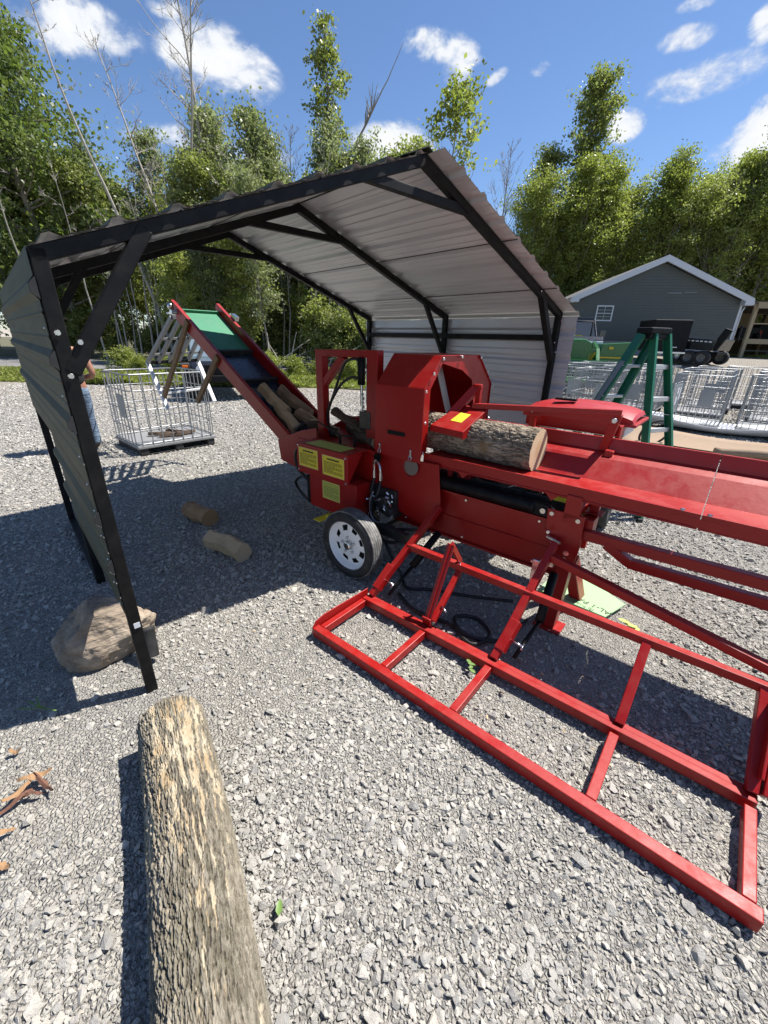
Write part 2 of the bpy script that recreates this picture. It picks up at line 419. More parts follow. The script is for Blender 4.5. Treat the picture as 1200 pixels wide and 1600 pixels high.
scatter(15000, -3.2, 3.6, .15, 2.6, .020, .36, patchy(.08))
scatter(90000, -5, 6.0, 2.6, 5.2, .0165, .40, patchy(.6))
scatter(80000, -9, 10.0, 5.2, 9.5, .025, .34, patchy(.7))
scatter(30000, -13, 14.0, 9.5, 14.5, .045, .28, patchy(.6))
pts = np.concatenate(pts); scl = np.concatenate(scl); n_ = len(pts)
zz = np.array([terrain(a, b) for a, b in pts]) + scl*.10
me = bpy.data.meshes.new('gravel'); me.vertices.add(n_)
me.vertices.foreach_set('co', np.column_stack([pts, zz]).astype(np.float32).ravel())
at_ = me.attributes.new('rot', 'FLOAT_VECTOR', 'POINT')
rot = np.column_stack([nrng.normal(0, .48, n_), nrng.normal(0, .48, n_), nrng.uniform(0, 6.283, n_)]).astype(np.float32)
at_.data.foreach_set('vector', rot.ravel())
at_ = me.attributes.new('sc', 'FLOAT', 'POINT'); at_.data.foreach_set('value', scl.astype(np.float32)*1.42)
at_ = me.attributes.new('idx', 'INT', 'POINT'); at_.data.foreach_set('value', nrng.integers(0, 9, n_).astype(np.int32))
me.materials.append(STONE)
go = put('gravel', me); tag(go, 'loose grey crushed stone covering the yard', 'gravel', kind='stuff')
ng = bpy.data.node_groups.new('scatter_stones', 'GeometryNodeTree')
ng.interface.new_socket('Geometry', in_out='INPUT', socket_type='NodeSocketGeometry')
ng.interface.new_socket('Geometry', in_out='OUTPUT', socket_type='NodeSocketGeometry')
gi = ng.nodes.new('NodeGroupInput'); gout = ng.nodes.new('NodeGroupOutput')
ci = ng.nodes.new('GeometryNodeCollectionInfo'); ci.inputs['Collection'].default_value = stones
ci.inputs['Separate Children'].default_value = True; ci.inputs['Reset Children'].default_value = True
ip = ng.nodes.new('GeometryNodeInstanceOnPoints'); ip.inputs['Pick Instance'].default_value = True
def nattr(nm, dt):
    a = ng.nodes.new('GeometryNodeInputNamedAttribute'); a.data_type = dt; a.inputs['Name'].default_value = nm
    return [q for q in a.outputs if q.enabled and q.name == 'Attribute'][0]
lk = ng.links.new
lk(gi.outputs[0], ip.inputs['Points']); lk(ci.outputs[0], ip.inputs['Instance'])
lk(nattr('idx', 'INT'), ip.inputs['Instance Index'])
e2r = ng.nodes.new('FunctionNodeEulerToRotation'); lk(nattr('rot', 'FLOAT_VECTOR'), e2r.inputs[0]); lk(e2r.outputs[0], ip.inputs['Rotation'])
lk(nattr('sc', 'FLOAT'), ip.inputs['Scale']); lk(ip.outputs[0], gout.inputs[0])
md = go.modifiers.new('scatter', 'NODES'); md.node_group = ng
# ------------------------------------------------------------------ metal carport
SH = thing('metal_carport', 'black framed open metal carport with a ribbed pale underside sheltering the red machine', 'carport', (-1.18, 1.581, 0), R(42.588))
WD, EH, PH, SP = 3.66, 1.93, 2.60, 1.31
TB = .050
def ribbed(name, p0, p1, y0, y1, nrm, parent, pitch=.229, start=.06, hgt=.018):
    """sheet from p0 to p1 (w,z) with ribs running along the depth y; nrm is the outward direction"""
    p0, p1 = Vector((p0[0], 0, p0[1])), Vector((p1[0], 0, p1[1])); nrm = Vector((nrm[0], 0, nrm[1])).normalized()
    d = (p1-p0); Ln = d.length; d.normalize(); prof = [(0, 0)]; s_ = start
    while s_ < Ln-.06:
        prof += [(s_-.036, 0), (s_-.013, hgt), (s_+.013, hgt), (s_+.036, 0)]
        for q in (.076, .153):
            if s_+q < Ln-.05: prof += [(s_+q-.008, 0), (s_+q, .0035), (s_+q+.008, 0)]
        s_ += pitch
    prof.append((Ln, 0)); mb = MB(); ny = 6; t = .0015
    ys = [y0+(y1-y0)*k/ny for k in range(ny+1)]
    for side, off in ((0, t), (1, 0)):
        vs = [p0+d*a+nrm*(h+off)+Vector((0, y, 0)) for y in ys for (a, h) in prof]; n = len(prof)
        mb.mi = side
        mb.add(vs, [(j*n+i, j*n+i+1, (j+1)*n+i+1, (j+1)*n+i) for j in range(ny) for i in range(n-1)])
    mb.mi = 2; lp = start+.47      # thin dark strip along each sheet lap, hanging a little lower
    while lp < Ln-.2:
        c_ = p0+d*lp
        if abs(nrm.z) > .5: mb.prism([c_-nrm*.0015+Vector((0, y0+.002, 0)), c_+d*.007-nrm*.0015+Vector((0, y0+.002, 0)), c_+d*.007-nrm*.006+Vector((0, y0+.002, 0)), c_-nrm*.006+Vector((0, y0+.002, 0))], (0, y1-y0-.004, 0))
        lp += .69
    return mb.build(name, [SHEET_OUT, SHEET_IN, DARKST], parent)
sl_n = Vector((-(PH-EH), 0, WD/2)); up_l = (sl_n.x, sl_n.z); up_r = (-sl_n.x, sl_n.z)
oz = TB/2+.004
ln = Vector((WD/2, 0, PH-EH)).normalized()
def offp(p, nv, k): 
    l = math.hypot(*nv); return (p[0]+nv[0]/l*k, p[1]+nv[1]/l*k)
eL, pk, eR = (0, EH), (WD/2, PH), (WD, EH)
eLo = (eL[0]-.008, eL[1]-.003); eRo = (eR[0]+.11, eR[1]-.11*(PH-EH)/(WD/2))
ribbed('roof_panel', offp(eLo, up_l, oz), offp(pk, up_l, oz), -.04, 2*SP+.17, up_l, SH)
ribbed('roof_panel', offp(eRo, up_r, oz), offp(pk, up_r, oz), -.14, 2*SP+.17, up_r, SH)
ribbed('wall_panel', (-oz, EH+.018), (-oz, 1.10), -.035, 2*SP+.07, (-1, 0), SH, start=.12)
ribbed('wall_panel', (-oz, 1.097), (-oz, .50), -.035, SP+.05, (-1, 0), SH, start=.12)
ribbed('wall_panel', (WD+oz, EH-.02), (WD+oz, .82), -.16, 2*SP+.10, (1, 0), SH, start=.12)
mb = MB()   # ridge cap
mb.prism([(WD/2-.16, -.035, PH-.038+oz), (WD/2, -.035, PH+oz+.030), (WD/2+.16, -.035, PH-.038+oz), (WD/2+.16, -.035, PH-.044+oz), (WD/2, -.035, PH+oz+.024), (WD/2-.16, -.035, PH-.044+oz)], (0, 2*SP+.20, 0))
mb.build('ridge_cap', SHEET_OUT, SH)
for k in range(3):
    y = k*SP
    for w in (0, WD):
        mb = MB(); mb.bar((w, y, .0), (w, y, EH+.02), TB, TB, (0, 1, 0)); mb.build('post', BLACKT, SH, .004)
    for sgn, w in ((1, 0), (-1, WD)):
        mb = MB(); mb.bar((w-.02*sgn, y, EH-.007), (WD/2+.012*sgn, y, PH+.004), TB, TB, (0, 0, 1)); mb.build('rafter', BLACKT, SH, .004)
        bw = .052 if k == 0 else .040
        mb = MB(); mb.bar((w+.01*sgn, y-.002*sgn, 1.555), (w+.345*sgn, y-.002*sgn, EH+.125), bw, bw, (0, 1, 0)); mb.build('knee_brace', BLACKT, SH, .004)
    mb = MB(); mb.bar((1.42, y+.003, PH-.155), (2.24, y+.003, PH-.155), .042, .046); mb.build('collar_brace', BLACKT, SH, .004)
mb = MB(); mb.bar((WD-.005, -.02, 1.74), (WD-.005, 2*SP+.03, 1.74), .05, .05); mb.build('girt', BLACKT, SH, .004)
mb = MB(); mb.bar((.0, SP-.02, .03), (.0, 2*SP, .05), .055, .045); mb.build('base_rail', BLACKT, SH, .004)
mb = MB()
for (w, z) in ((-.004, 1.69), (.002, 1.545), (.055, 1.66)): mb.bolt((w, -.031, z), (0, -1, 0), .011, .007)
for (w, z) in ((WD-.01, 1.62), (WD-.06, 1.70), (WD-.42, 2.08), (WD+.0, 1.88)): mb.bolt((w, -.031, z), (0, -1, 0), .009, .006)
mb.build('bolt_heads', CHROME, SH)
mb = MB()
for z in np.arange(.56, 1.9, .1145):
    mb.bolt((-.036, -.02, z), (-1, 0, .2), .004, .004)
mb.build('sheet_screws', CHROME, SH)
for z0_, s0_, z1_ in ((EH+.018, .12, 1.10), (1.097, .12, .50)):     # black plugs filling the open rib ends at the post
    q_ = z0_-s0_
    while q_ > z1_+.06:
        mb = MB(); mb.prism([(-oz+.003, -.034, q_+.034), (-oz-.019, -.034, q_+.014), (-oz-.019, -.034, q_-.014), (-oz+.003, -.034, q_-.034)], (0, .06, 0)); mb.build('rib_end_plug', RUBBER, SH); q_ -= .229
mb = MB(); mb.box((.004, -.0305, .42), (.026, .002, .028)); mb.build('paper_label', WHITE, SH)

# ------------------------------------------------------------------ ground level odds and ends around the carport
def rock(name, label, c, size, rz, seed, mt_):
    r = random.Random(seed); bm = bmesh.new(); bmesh.ops.create_icosphere(bm, subdivisions=6, radius=.5)
    offs = [Vector((r.uniform(-1, 1), r.uniform(-1, 1), r.uniform(-.7, 1))).normalized() for _ in range(11)]
    cut = [r.uniform(.33, .44) for _ in offs]
    from mathutils import noise as mn
    for v in bm.verts:
        p = v.co.copy()
        for n_, c_ in zip(offs, cut):
            dd = p.dot(n_)-c_
            if dd > 0: p -= n_*dd*.88
        p += p.normalized()*(mn.fractal(p*5, .75, 2.2, 8)*.040-abs(mn.noise(p*7))*.018+mn.noise(p*2.2)*.03)
        v.co = Vector((p.x*size[0], p.y*size[1], p.z*size[2]))
    for f in bm.faces: f.smooth = True
    me = bpy.data.meshes.new(name); bm.to_mesh(me); bm.free(); me.materials.append(mt_)
    o = put(name, me, None, c); o.rotation_euler = (0, 0, rz); return tag(o, label, 'boulder')
def boulder_mat():
    q, T, b, o = mat('brown_sandstone'); ob = T.n('ShaderNodeTexCoord').outputs['Object']
    n = T.noise(ob, 5, 8, .65); st = T.noise(T.v('MULTIPLY', ob, (3, 12, 16)), 2.5, 6, .6)
    c = T.ramp(n, [(.3, (.12, .095, .07)), (.48, (.27, .215, .16)), (.6, (.38, .31, .235)), (.75, (.47, .41, .33))])
    c = T.mix(T.m('MULTIPLY', T.ramp(st, [(.45, 0), (.65, 1)]), .5), c, (.20, .15, .10))
    T.put(b, 'Base Color', c); T.put(b, 'Roughness', .85)
    T.put(b, 'Normal', T.bump(T.m('ADD', n, T.m('MULTIPLY', st, .6)), .9, .03)); return q
rock('boulder', 'large brown boulder lying against the foot of the front left carport post', (-1.555, 1.86, .10), (.50, .37, .50), R(38), 5, boulder_mat())
mb = MB(); a = Vector((-1.265, 1.755, .045)); b = Vector((-1.31, 1.83, .175)); ax = (b-a).normalized()
mb.revolve([(.0, 0), (.036, 0), (.040, .006), (.040, .14), (.043, .142), (.043, .165), (.034, .168), (.032, .15), (.0, .148)], a, ax, 24)
tag(mb.build('plastic_bottle', RUBBER), 'small black round plastic container leaning by the boulder and post foot', 'container')
# ------------------------------------------------------------------ firewood processor; local x = along the machine, y = -v (v grows towards the viewer)
MA = 129.5
MC = thing('firewood_processor', 'bright red towed firewood processor with saw hood, log trough and tilted outfeed conveyor', 'wood processor', (-.253, 2.643, 0), R(90-MA))
def M(a, b, z): return Vector((a, -b, z))
def mbar(mb, p, q, w, h=None, upv=(0, 0, 1)): return mb.bar(M(*p), M(*q), w, h, upv)
def mprism(mb, poly, off): return mb.prism([M(*p) for p in poly], M(*off))
def part(name, mb, mt_=None, parent=None, bevel=.004, **k): return mb.build(name, mt_ or RED, parent or MC, bevel, **k)
def slab(mb, a0, a1, b0, b1, z0, z1): return mb.box(((a0+a1)/2, -(b0+b1)/2, (z0+z1)/2), (abs(a1-a0), abs(b1-b0), abs(z1-z0)))

# wheels
def wheel(u, v, sgn):
    w = MB(); ax = M(0, sgn, 0); c = M(u, v, .268)       # axis points outboard
    R0, W2 = .268, .076
    w.revolve([(.186, W2*.72), (.196, W2*.95), (.222, W2*1.03), (.248, W2*.93), (.260, W2*.72)], c, ax, 48)
    w.revolve([(.260, -W2*.72), (.248, -W2*.93), (.218, -W2*1.03), (.172, -W2*.8)], c, ax, 48)
    w.mi = 1; prof = [(.260, W2*.72)]
    for k in range(5):
        x = W2*(.56-.28*k); prof += [(R0, x+.012), (R0, x-.006), (R0-.008, x-.008), (R0-.008, x-.013)]
    prof += [(.260, -W2*.72)]
    w.revolve(prof, c, ax, 48, False)
    o = w.build('wheel', [RUBBER, TREAD], MC)
    r = MB()
    r.revolve([(.190, W2*.92), (.196, W2*.86), (.184, W2*.74), (.174, .02), (.160, .012)], c, ax, 40)
    # disc with spoke windows
    for k in range(8):
        a0 = 2*PI*k/8
        e = ax.normalized().orthogonal().normalized(); f = ax.normalized().cross(e)
        P = lambda rr, a, h: c+(e*math.cos(a)+f*math.sin(a))*rr+ax.normalized()*h
        for j in range(4):    # spoke solid
            aa, ab = a0-.19+.095*j, a0-.19+.095*(j+1)
            r.add([P(.166, aa, .012), P(.166, ab, .012), P(.085, ab, .034), P(.085, aa, .034)], [(0, 1, 2, 3)], True)
        for j in range(3):   # bridges above and below each window
            aa, ab = a0+.19+.135*j, a0+.19+.135*(j+1)
            r.add([P(.166, aa, .012), P(.166, ab, .012), P(.153, ab, .016), P(.153, aa, .016)], [(0, 1, 2, 3)], True)
            r.add([P(.112, aa, .028), P(.112, ab, .028), P(.085, ab, .034), P(.085, aa, .034)], [(0, 1, 2, 3)], True)
    r.revolve([(.085, .034), (.06, .036), (.04, .034), (.036, .03)], c, ax, 32)
    r.build('rim', RIMW, o)
    h = MB(); h.revolve([(.036, .0), (.036, .055), (.030, .062), (0.001, .064)], c, ax, 24)
    for k in range(5):
        a = 2*PI*k/5+.3; h.revolve([(.011, .03), (.011, .05), (.007, .056), (.0005, .057)], P(.062, a, 0), ax, 8)
    h.build('hub', [CHROME], o)
    d = MB(); d.revolve([(.165, -.01), (.001, -.012)], c, ax, 24); d.revolve([(.02, .06), (.019, .064), (.001, .065)], c, ax, 12)
    d.build('brake_plate', DARKST, o)
wheel(-.055, -.095, 1); wheel(-.055, -1.52, -1)
mb = MB(); mb.tube([M(-.03, -.2, .285), M(-.03, -1.45, .285)], .03, 10); part('axle', mb, DARKST)
for v in (-.32, -1.3):
    mb = MB(); mbar(mb, (-.30, v, .34), (.30, v, .34), .05, .07); part('leaf_spring', mb, DARKST)

# sticker box and cabinet
mb = MB(); slab(mb, -.785, -.20, -.20, -.206, .655, .90); slab(mb, -.785, -.20, -.206, -.42, .894, .90)
slab(mb, -.785, -.779, -.206, -.40, .655, .894); mprism(mb, [(-.20, -.2, .90), (-.20, -.2, .655), (-.20, -.37, .905)], (.004, 0, 0))
slab(mb, -.775, -.21, -.206, -.35, .66, .666)
part('control_box', mb)
mb = MB(); slab(mb, -.70, -.165, -.25, -.40, .36, .66); slab(mb, -.165, -.155, -.25, -.42, .40, .655); part('cabinet', mb)
mb = MB(); slab(mb, -.70, -.30, -.225, -.38, .9025, .9045); part('top_sticker', mb, OLIVE, bevel=0)
def sticker(u0, u1, v, z0, z1, lines, head, mt_=YELLOW, margin=.012):
    s = MB(); slab(s, u0, u1, v, v+.001, z0, z1)
    s.mi = 2
    for (za, zb) in ((z0, z0+.006), (z1-.006, z1)): slab(s, u0, u1, v+.001, v+.0016, za, zb)
    for (ua, ub) in ((u0, u0+.006), (u1-.006, u1)): slab(s, ua, ub, v+.001, v+.0016, z0+.006, z1-.006)
    s.mi = 1; H = z1-z0
    if head: slab(s, u0+(u1-u0)*.22, u1-(u1-u0)*.22, v+.001, v+.0018, z1-H*.20, z1-H*.12)
    r = random.Random(int(u0*1000)); n = lines
    for k in range(n):
        z = z1-H*(.30+.60*k/n); x = u0+.018
        end = u1-.018 if k % 4 != 3 else u0+(u1-u0)*r.uniform(.4, .8)
        while x < end:
            l = r.uniform(.012, .035); slab(s, x, min(x+l, end), v+.001, v+.0017, z-H*.016, z+H*.010); x += l+.006
    return s.build('warning_sticker', [mt_, INK, simple('sticker_edge', (.66, .56, .20), .5)], MC)
sticker(-.76, -.53, -.1995, .715, .872, 10, True); sticker(-.475, -.235, -.1995, .70, .858, 11, True)
sticker(-.54, -.34, -.2495, .47, .62, 6, False, OLIVE)
mb = MB()
for (u, z) in ((-.765, .882), (-.22, .872), (-.765, .68), (-.22, .675)): mb.bolt(M(u, -.2, z), M(0, 1, 0), .008)
part('box_bolts', mb, CHROME, bevel=0)

# splitter bed behind the sticker box
mb = MB(); slab(mb, -1.05, -.14, -.42, -1.0, .80, .86); slab(mb, -.14, -.13, -.42, -1.0, .60, .90)
slab(mb, -1.05, -.14, -.97, -1.0, .86, 1.0); part('splitter_bed', mb)
mb = MB(); mprism(mb, [(-.40, -.43, .53), (-.155, -.43, .53), (-.155, -.43, .90), (-.40, -.43, .90)], (0, -.008, 0)); part('side_plate', mb)
mb = MB(); mbar(mb, (-.86, -.42, .87), (-.42, -.40, .90), .012); mbar(mb, (-.86, -.50, 1.02), (-.50, -.42, .97), .012)
mbar(mb, (-.50, -.42, .97), (-.50, -.42, .90), .016); mbar(mb, (-.34, -.42, .99), (-.34, -.42, .90), .016); mbar(mb, (-.50, -.42, .965), (-.34, -.42, .985), .012)
part('control_levers', mb, BLACKT, bevel=.002)
# splitter arch
mb = MB(); mbar(mb, (-.89, -.6, .78), (-.89, -.6, 1.60), .085, .07, (0, 1, 0)); mbar(mb, (-.29, -.6, .85), (-.29, -.6, 1.61), .11, .07, (0, 1, 0))
mbar(mb, (-.935, -.6, 1.575), (-.24, -.6, 1.59), .072, .055); mbar(mb, (-.86, -.6, 1.33), (-.62, -.6, 1.56), .055, .06, (0, 1, 0))
mbar(mb, (-.93, -.6, 1.36), (-.93, -.6, 1.56), .01, .06, (0, 1, 0))
part('splitter_arch', mb)
mb = MB(); mb.tube([M(-.40, -.56, 1.56), M(-.395, -.56, 1.36)], .030, 14); part('lift_cylinder', mb, BLACKT, bevel=0)
mb = MB(); mb.tube([M(-.395, -.56, 1.36), M(-.39, -.56, 1.20)], .012, 10)
for k in range(5): mb.ball(M(-.385+.008*(k % 2), -.56, 1.29-.032*k), .016, 8, 5, (1, .6, 1))
part('chain', mb, CHROME, bevel=0)
mb = MB(); slab(mb, -.42, -.30, -.56, -.60, 1.02, 1.16); part('wedge_block', mb, DARKST)
for pts_ in ([(-.41, -.56, 1.535), (-.50, -.57, 1.545), (-.60, -.58, 1.50), (-.72, -.59, 1.30), (-.84, -.6, 1.06), (-.86, -.62, .88)],
            [(-.41, -.56, 1.40), (-.50, -.57, 1.41), (-.62, -.58, 1.36), (-.74, -.59, 1.24), (-.84, -.6, 1.08), (-.85, -.63, .88)]):
    mb = MB(); mb.tube(catmull([M(*p) for p in pts_]), .011, 8); part('hydraulic_hose', mb, HOSE, bevel=0)

# outfeed conveyor
CV = MB(); u0, z0_, u1_, z1_ = -3.08, 2.03, -1.28, .92
cd = Vector((u1_-u0, 0, z1_-z0_)).normalized(); cn = Vector((-cd.z, 0, cd.x))
def cvp(s_, v, h): return (u0+cd.x*s_+cn.x*h, v, z0_+cd.z*s_+cn.z*h)
Lc = 2.22
mb = MB()
for v in (-.455, -.955):
    mprism(mb, [cvp(0, v, 0), cvp(Lc, v, 0), cvp(Lc, v, -.165), cvp(.10, v, -.165), cvp(0, v, -.05)], (0, .008 if v < -.6 else -.008, 0))
    sg = 1 if v > -.6 else -1
    mprism(mb, [cvp(0, v, .0), cvp(Lc, v, .0), cvp(Lc, v, -.008), cvp(0, v, -.008)], (0, .03*sg, 0))
CVO = part('conveyor', mb, bevel=.002)
mb = MB(); mprism(mb, [cvp(.10, -.46, -.08), cvp(.80, -.46, -.09), cvp(.80, -.46, -.105), cvp(.10, -.46, -.095)], (0, -.49, 0))
mprism(mb, [cvp(.08, -.47, -.05), cvp(.095, -.47, -.05), cvp(.095, -.47, -.115), cvp(.08, -.47, -.115)], (0, -.49, 0))
mprism(mb, [cvp(.12, -.47, -.080), cvp(.19, -.47, -.080), cvp(.19, -.47, -.094), cvp(.12, -.47, -.094)], (0, -.49, 0))
mb.build('green_flap', GREENB, CVO, .002)
mb = MB(); mprism(mb, [cvp(.82, -.46, -.12), cvp(2.2, -.46, -.12), cvp(2.2, -.46, -.14), cvp(.82, -.46, -.14)], (0, -.49, 0)); mb.build('belt', BELT, CVO)
mb = MB()
for s_ in (.80, 1.30, 1.80): mprism(mb, [cvp(s_, -.475, -.07), cvp(s_+.03, -.475, -.07), cvp(s_+.03, -.475, -.12), cvp(s_, -.475, -.12)], (0, -.47, 0))
mb.build('cleats', RUBBER, CVO)
mb = MB(); mb.tube([M(*cvp(.07, -.40, -.10)), M(*cvp(.07, -1.01, -.10))], .028, 12); mb.ball(M(*cvp(.05, -.40, -.05)), .035); mb.box(M(*cvp(.32, -1.0, .02)), (.09, .05, .05), rot=Euler((0, .4, 0)))
mb.build('end_roller', CHROME, CVO)
mb = MB(); mprism(mb, [(-1.36, -.44, .79), (-1.33, -.44, .60), (-1.02, -.44, .55), (-.80, -.44, .60), (-.80, -.44, .98), (-1.0, -.44, .93)], (0, .01, 0))
mprism(mb, [(-1.36, -1.0, .79), (-1.33, -1.0, .60), (-1.02, -1.0, .55), (-.80, -1.0, .60), (-.80, -1.0, 1.02), (-1.0, -1.0, .98)], (0, -.01, 0))
slab(mb, -1.33, -.8, -.45, -1.0, .58, .60); part('outfeed_hopper', mb)
mb = MB(); mbar(mb, (-1.16, -.50, .90), (-1.0, -.46, .99), .05, .02); part('rubber_flap', mb, RUBBER)

# folded stand hanging from the top of the conveyor
mb = MB(); A0, A1, B0, B1 = (-3.20, -.46, 1.86), (-3.20, -1.00, 1.90), (-3.98, -.42, 1.34), (-3.98, -1.08, 1.36)
def lerp(p, q, t): return tuple(p[i]+(q[i]-p[i])*t for i in range(3))
for t in (0, .2, .4, .6, .8, 1.0): mbar(mb, lerp(A0, A1, t), lerp(B0, B1, t), .035, .045)
mbar(mb, A0, A1, .05, .05); mbar(mb, lerp(A0, B0, .45), lerp(A1, B1, .45), .03, .03); mbar(mb, lerp(A0, B0, .8), lerp(A1, B1, .8), .03, .03)
STF = part('folding_stand', mb, STANDM)
mb = MB(); mbar(mb, B0, B1, .05, .04); mb.build('hinge_bar', BLACKT, STF)
mb = MB(); mbar(mb, (-3.24, -.44, 1.90), (-3.20, -.90, 1.93), .07, .02); mb.build('white_top_bar', WHITEP, STF)
for p, q in ((B0, (-3.62, -.42, .80)), (B1, (-3.55, -1.02, .85))):
    mb = MB(); mbar(mb, p, q, .045, .03); mb.build('stand_leg', WHITEP, STF, .003)
mb = MB(); mbar(mb, (-3.74, -.42, .98), (-3.70, -1.04, 1.02), .06, .02); mb.build('rung', WHITEP, STF)
for p, q in (((-2.80, -.44, 1.82), (-3.62, -.40, .96)), ((-2.28, -.44, 1.49), (-2.85, -.44, .98))):
    mb = MB(); mbar(mb, p, q, .03, .06); mb.build('wooden_brace', DECKB, STF, .002)

# saw hood
outer = [(-.45, .93), (-.45, 1.40), (-.635, 1.60), (-1.0, 1.602), (-1.17, 1.60), (-1.42, 1.38), (-1.42, 1.0)]
inner = [(-.535, .955), (-.535, 1.385), (-.665, 1.55), (-.94, 1.495), (-1.10, 1.42), (-1.165, 1.22), (-1.165, 1.0)]
HU = .27
mb = MB(); mb.ring([M(HU, a, b) for a, b in outer], [M(HU, a, b) for a, b in inner], M(-.004, 0, 0))
for (a, b), (c_, d_) in zip(outer[:-1], outer[1:]):
    mb.prism([M(-.14, a, b), M(HU+.012, a, b), M(HU+.012, c_, d_), M(-.14, c_, d_)], M(0, (-.004 if a > -.9 else .004), -.003))
mb.prism([M(-.14, a, b) for a, b in outer], M(.004, 0, 0))
HD = part('saw_hood', mb, bevel=.003)
mb = MB(); slab(mb, -.145, .285, -.441, -.447, .885, 1.398); mb.build('front_plate', RED, HD, .003)
mb = MB()
for (a, b) in [(-.45, 1.39), (-.635, 1.592), (-.88, 1.60), (-1.17, 1.592), (-1.30, 1.49), (-1.42, 1.37), (-1.42, 1.10), (-.455, .97), (-.46, 1.18), (-.53, 1.50)]: mb.bolt(M(HU+.013, a-.012, b-.012), M(1, 0, 0), .011, .008)
mb.build('hood_bolts', CHROME, HD)
for u in (-.09, .20):
    mb = MB(); mb.box(M(u, -.437, .94), (.014, .008, .05)); mb.tube([M(u-.012, -.434, .93), M(u-.012, -.43, .90), M(u+.012, -.43, .90), M(u+.012, -.434, .93)], .003, 6)
    mb.ball(M(u, -.434, .965), .009, 8, 5)
    mb.build('latch', CHROME, HD)
mb = MB(); slab(mb, -.02, .14, -.437, -.440, 1.055, 1.085); mb.build('handle_slot', BLACKT, HD)
mb = MB(); mb.bar(M(.12, -.84, 1.53), M(.12, -1.06, 1.12), .075, .008, (1, 0, 0)); mb.tube([M(.116, -.84, 1.53), M(.124, -.84, 1.53)], .0375, 20); mb.build('saw_bar', STEEL, HD, .002)

# front body below the hood
mb = MB(); mprism(mb, [(-.155, -.47, .50), (.40, -.47, .40), (.46, -.47, .62), (.42, -.47, .90), (-.155, -.47, .885)], (0, -.01, 0)); part('body_plate', mb)
mb = MB(); mb.tube([M(.20, -.455, .842), M(.20, -.449, .842)], .062, 28); part('dusty_disc', mb, simple('dusty_grey_disc', (.17, .14, .12), .8), bevel=.002)
mb = MB(); mb.tube(catmull([M(.13, -.452, .90), M(.125, -.452, .84), M(.155, -.452, .775), (M(.20, -.452, .762))]), .005, 6); part('disc_guard', mb, RED, bevel=0)
# main beam: a deep channel
mb = MB(); slab(mb, .0, 1.30, -.550, -.556, .36, .70); slab(mb, .0, 1.30, -.515, -.62, .70, .712); slab(mb, .0, 1.30, -.53, -.60, .345, .36)
slab(mb, .05, 1.22, -.540, -.5475, .51, .518); slab(mb, 1.06, 1.24, -.546, -.5485, .50, .712)
BM = part('main_beam', mb)
for u in (.10, .62, 1.14):
    for z in (.67, .385):
        mb = MB(); mb.bolt(M(u, -.549, z), M(0, 1, 0), .011); mb.build('bolt_head', CHROME, BM)
r_ = random.Random(31)
for (p_, q_) in (((.02, -.5555, .702), (1.29, -.5555, .702)), ((1.19, -.4935, .66), (1.29, -.4935, .58)), ((.28, -.4985, .883), (1.88, -.4985, .883))):
    mb = MB(); pts_ = [M(*p_).lerp(M(*q_), k/60)+Vector((0, r_.uniform(-.0012, .0012), r_.uniform(-.0015, .0015))) for k in range(61)]
    mb.tube(pts_, [.0035+.0018*(k % 2) for k in range(61)], 6); mb.build('weld_bead', RED, BM)
mb = MB(); slab(mb, .02, 1.30, -1.02, -1.03, .36, .72); slab(mb, .0, 1.30, -.62, -1.02, .70, .706); part('rear_beam', mb)
mb = MB(); slab(mb, -.9, .0, -.50, -.56, .42, .52); slab(mb, -.9, .0, -1.05, -1.11, .42, .52); slab(mb, -.92, -.86, -.5, -1.1, .42, .52); part('chassis', mb)
# long ram on the beam
mb = MB(); mb.tube([M(.36, -.52, .765), M(1.10, -.52, .765)], .036, 16); mb.tube([M(.34, -.52, .765), M(.38, -.52, .765)], .044, 16); mb.tube([M(1.08, -.52, .765), M(1.11, -.52, .765)], .042, 16)
mb.box(M(1.15, -.52, .765), (.09, .05, .075)); mb.box(M(.72, -.55, .735), (.7, .05, .03)); RM = part('feed_ram', mb, BLACKT, bevel=.003)
mb = MB(); mb.tube([M(1.165, -.49, .765), M(1.165, -.483, .765)], .017, 12); mb.tube([M(1.18, -.52, .80), M(1.32, -.52, .725)], .008, 8); mb.box(M(1.25, -.52, .72), (.05, .03, .02)); mb.build('ram_pin', CHROME, RM)
# engine and valves seen under the trough
mb = MB(); slab(mb, .30, 1.25, -.66, -.96, .706, .80); slab(mb, .45, .8, -1.1, -1.4, .5, .95); part('engine_block', mb, DARKST, bevel=.008)
mb = MB()
for k in range(7): slab(mb, .50+.015*k, .506+.015*k, -.60, -.70, .80, .855)
slab(mb, .42, .45, -.60, -.63, .79, .86); part('red_coil', mb, REDP, bevel=.002)
mb = MB(); r_ = random.Random(5)
for k in range(34):
    u = r_.uniform(.42, 1.22); v = r_.uniform(-.62, -.85); z = r_.uniform(.80, .87)
    if r_.random() < .5: mb.tube([M(u, v, z), M(u+r_.uniform(-.05, .05), v, z+r_.uniform(-.03, .03))], r_.uniform(.006, .014), 8)
    else: mb.box(M(u, v, z), (r_.uniform(.02, .05), r_.uniform(.02, .04), r_.uniform(.015, .04)), rot=Euler((r_.random(), r_.random(), r_.random())))
part('valve_fittings', mb, CHROME, bevel=0)
for pts_ in ([(.55, -.7, .83), (.68, -.66, .87), (.82, -.64, .86), (.98, -.66, .80)], [(.62, -.72, .80), (.76, -.7, .85), (.92, -.68, .83), (1.1, -.7, .78)]):
    mb = MB(); mb.tube(catmull([M(*p) for p in pts_]), .011, 8); part('hydraulic_hose', mb, HOSE, bevel=0)
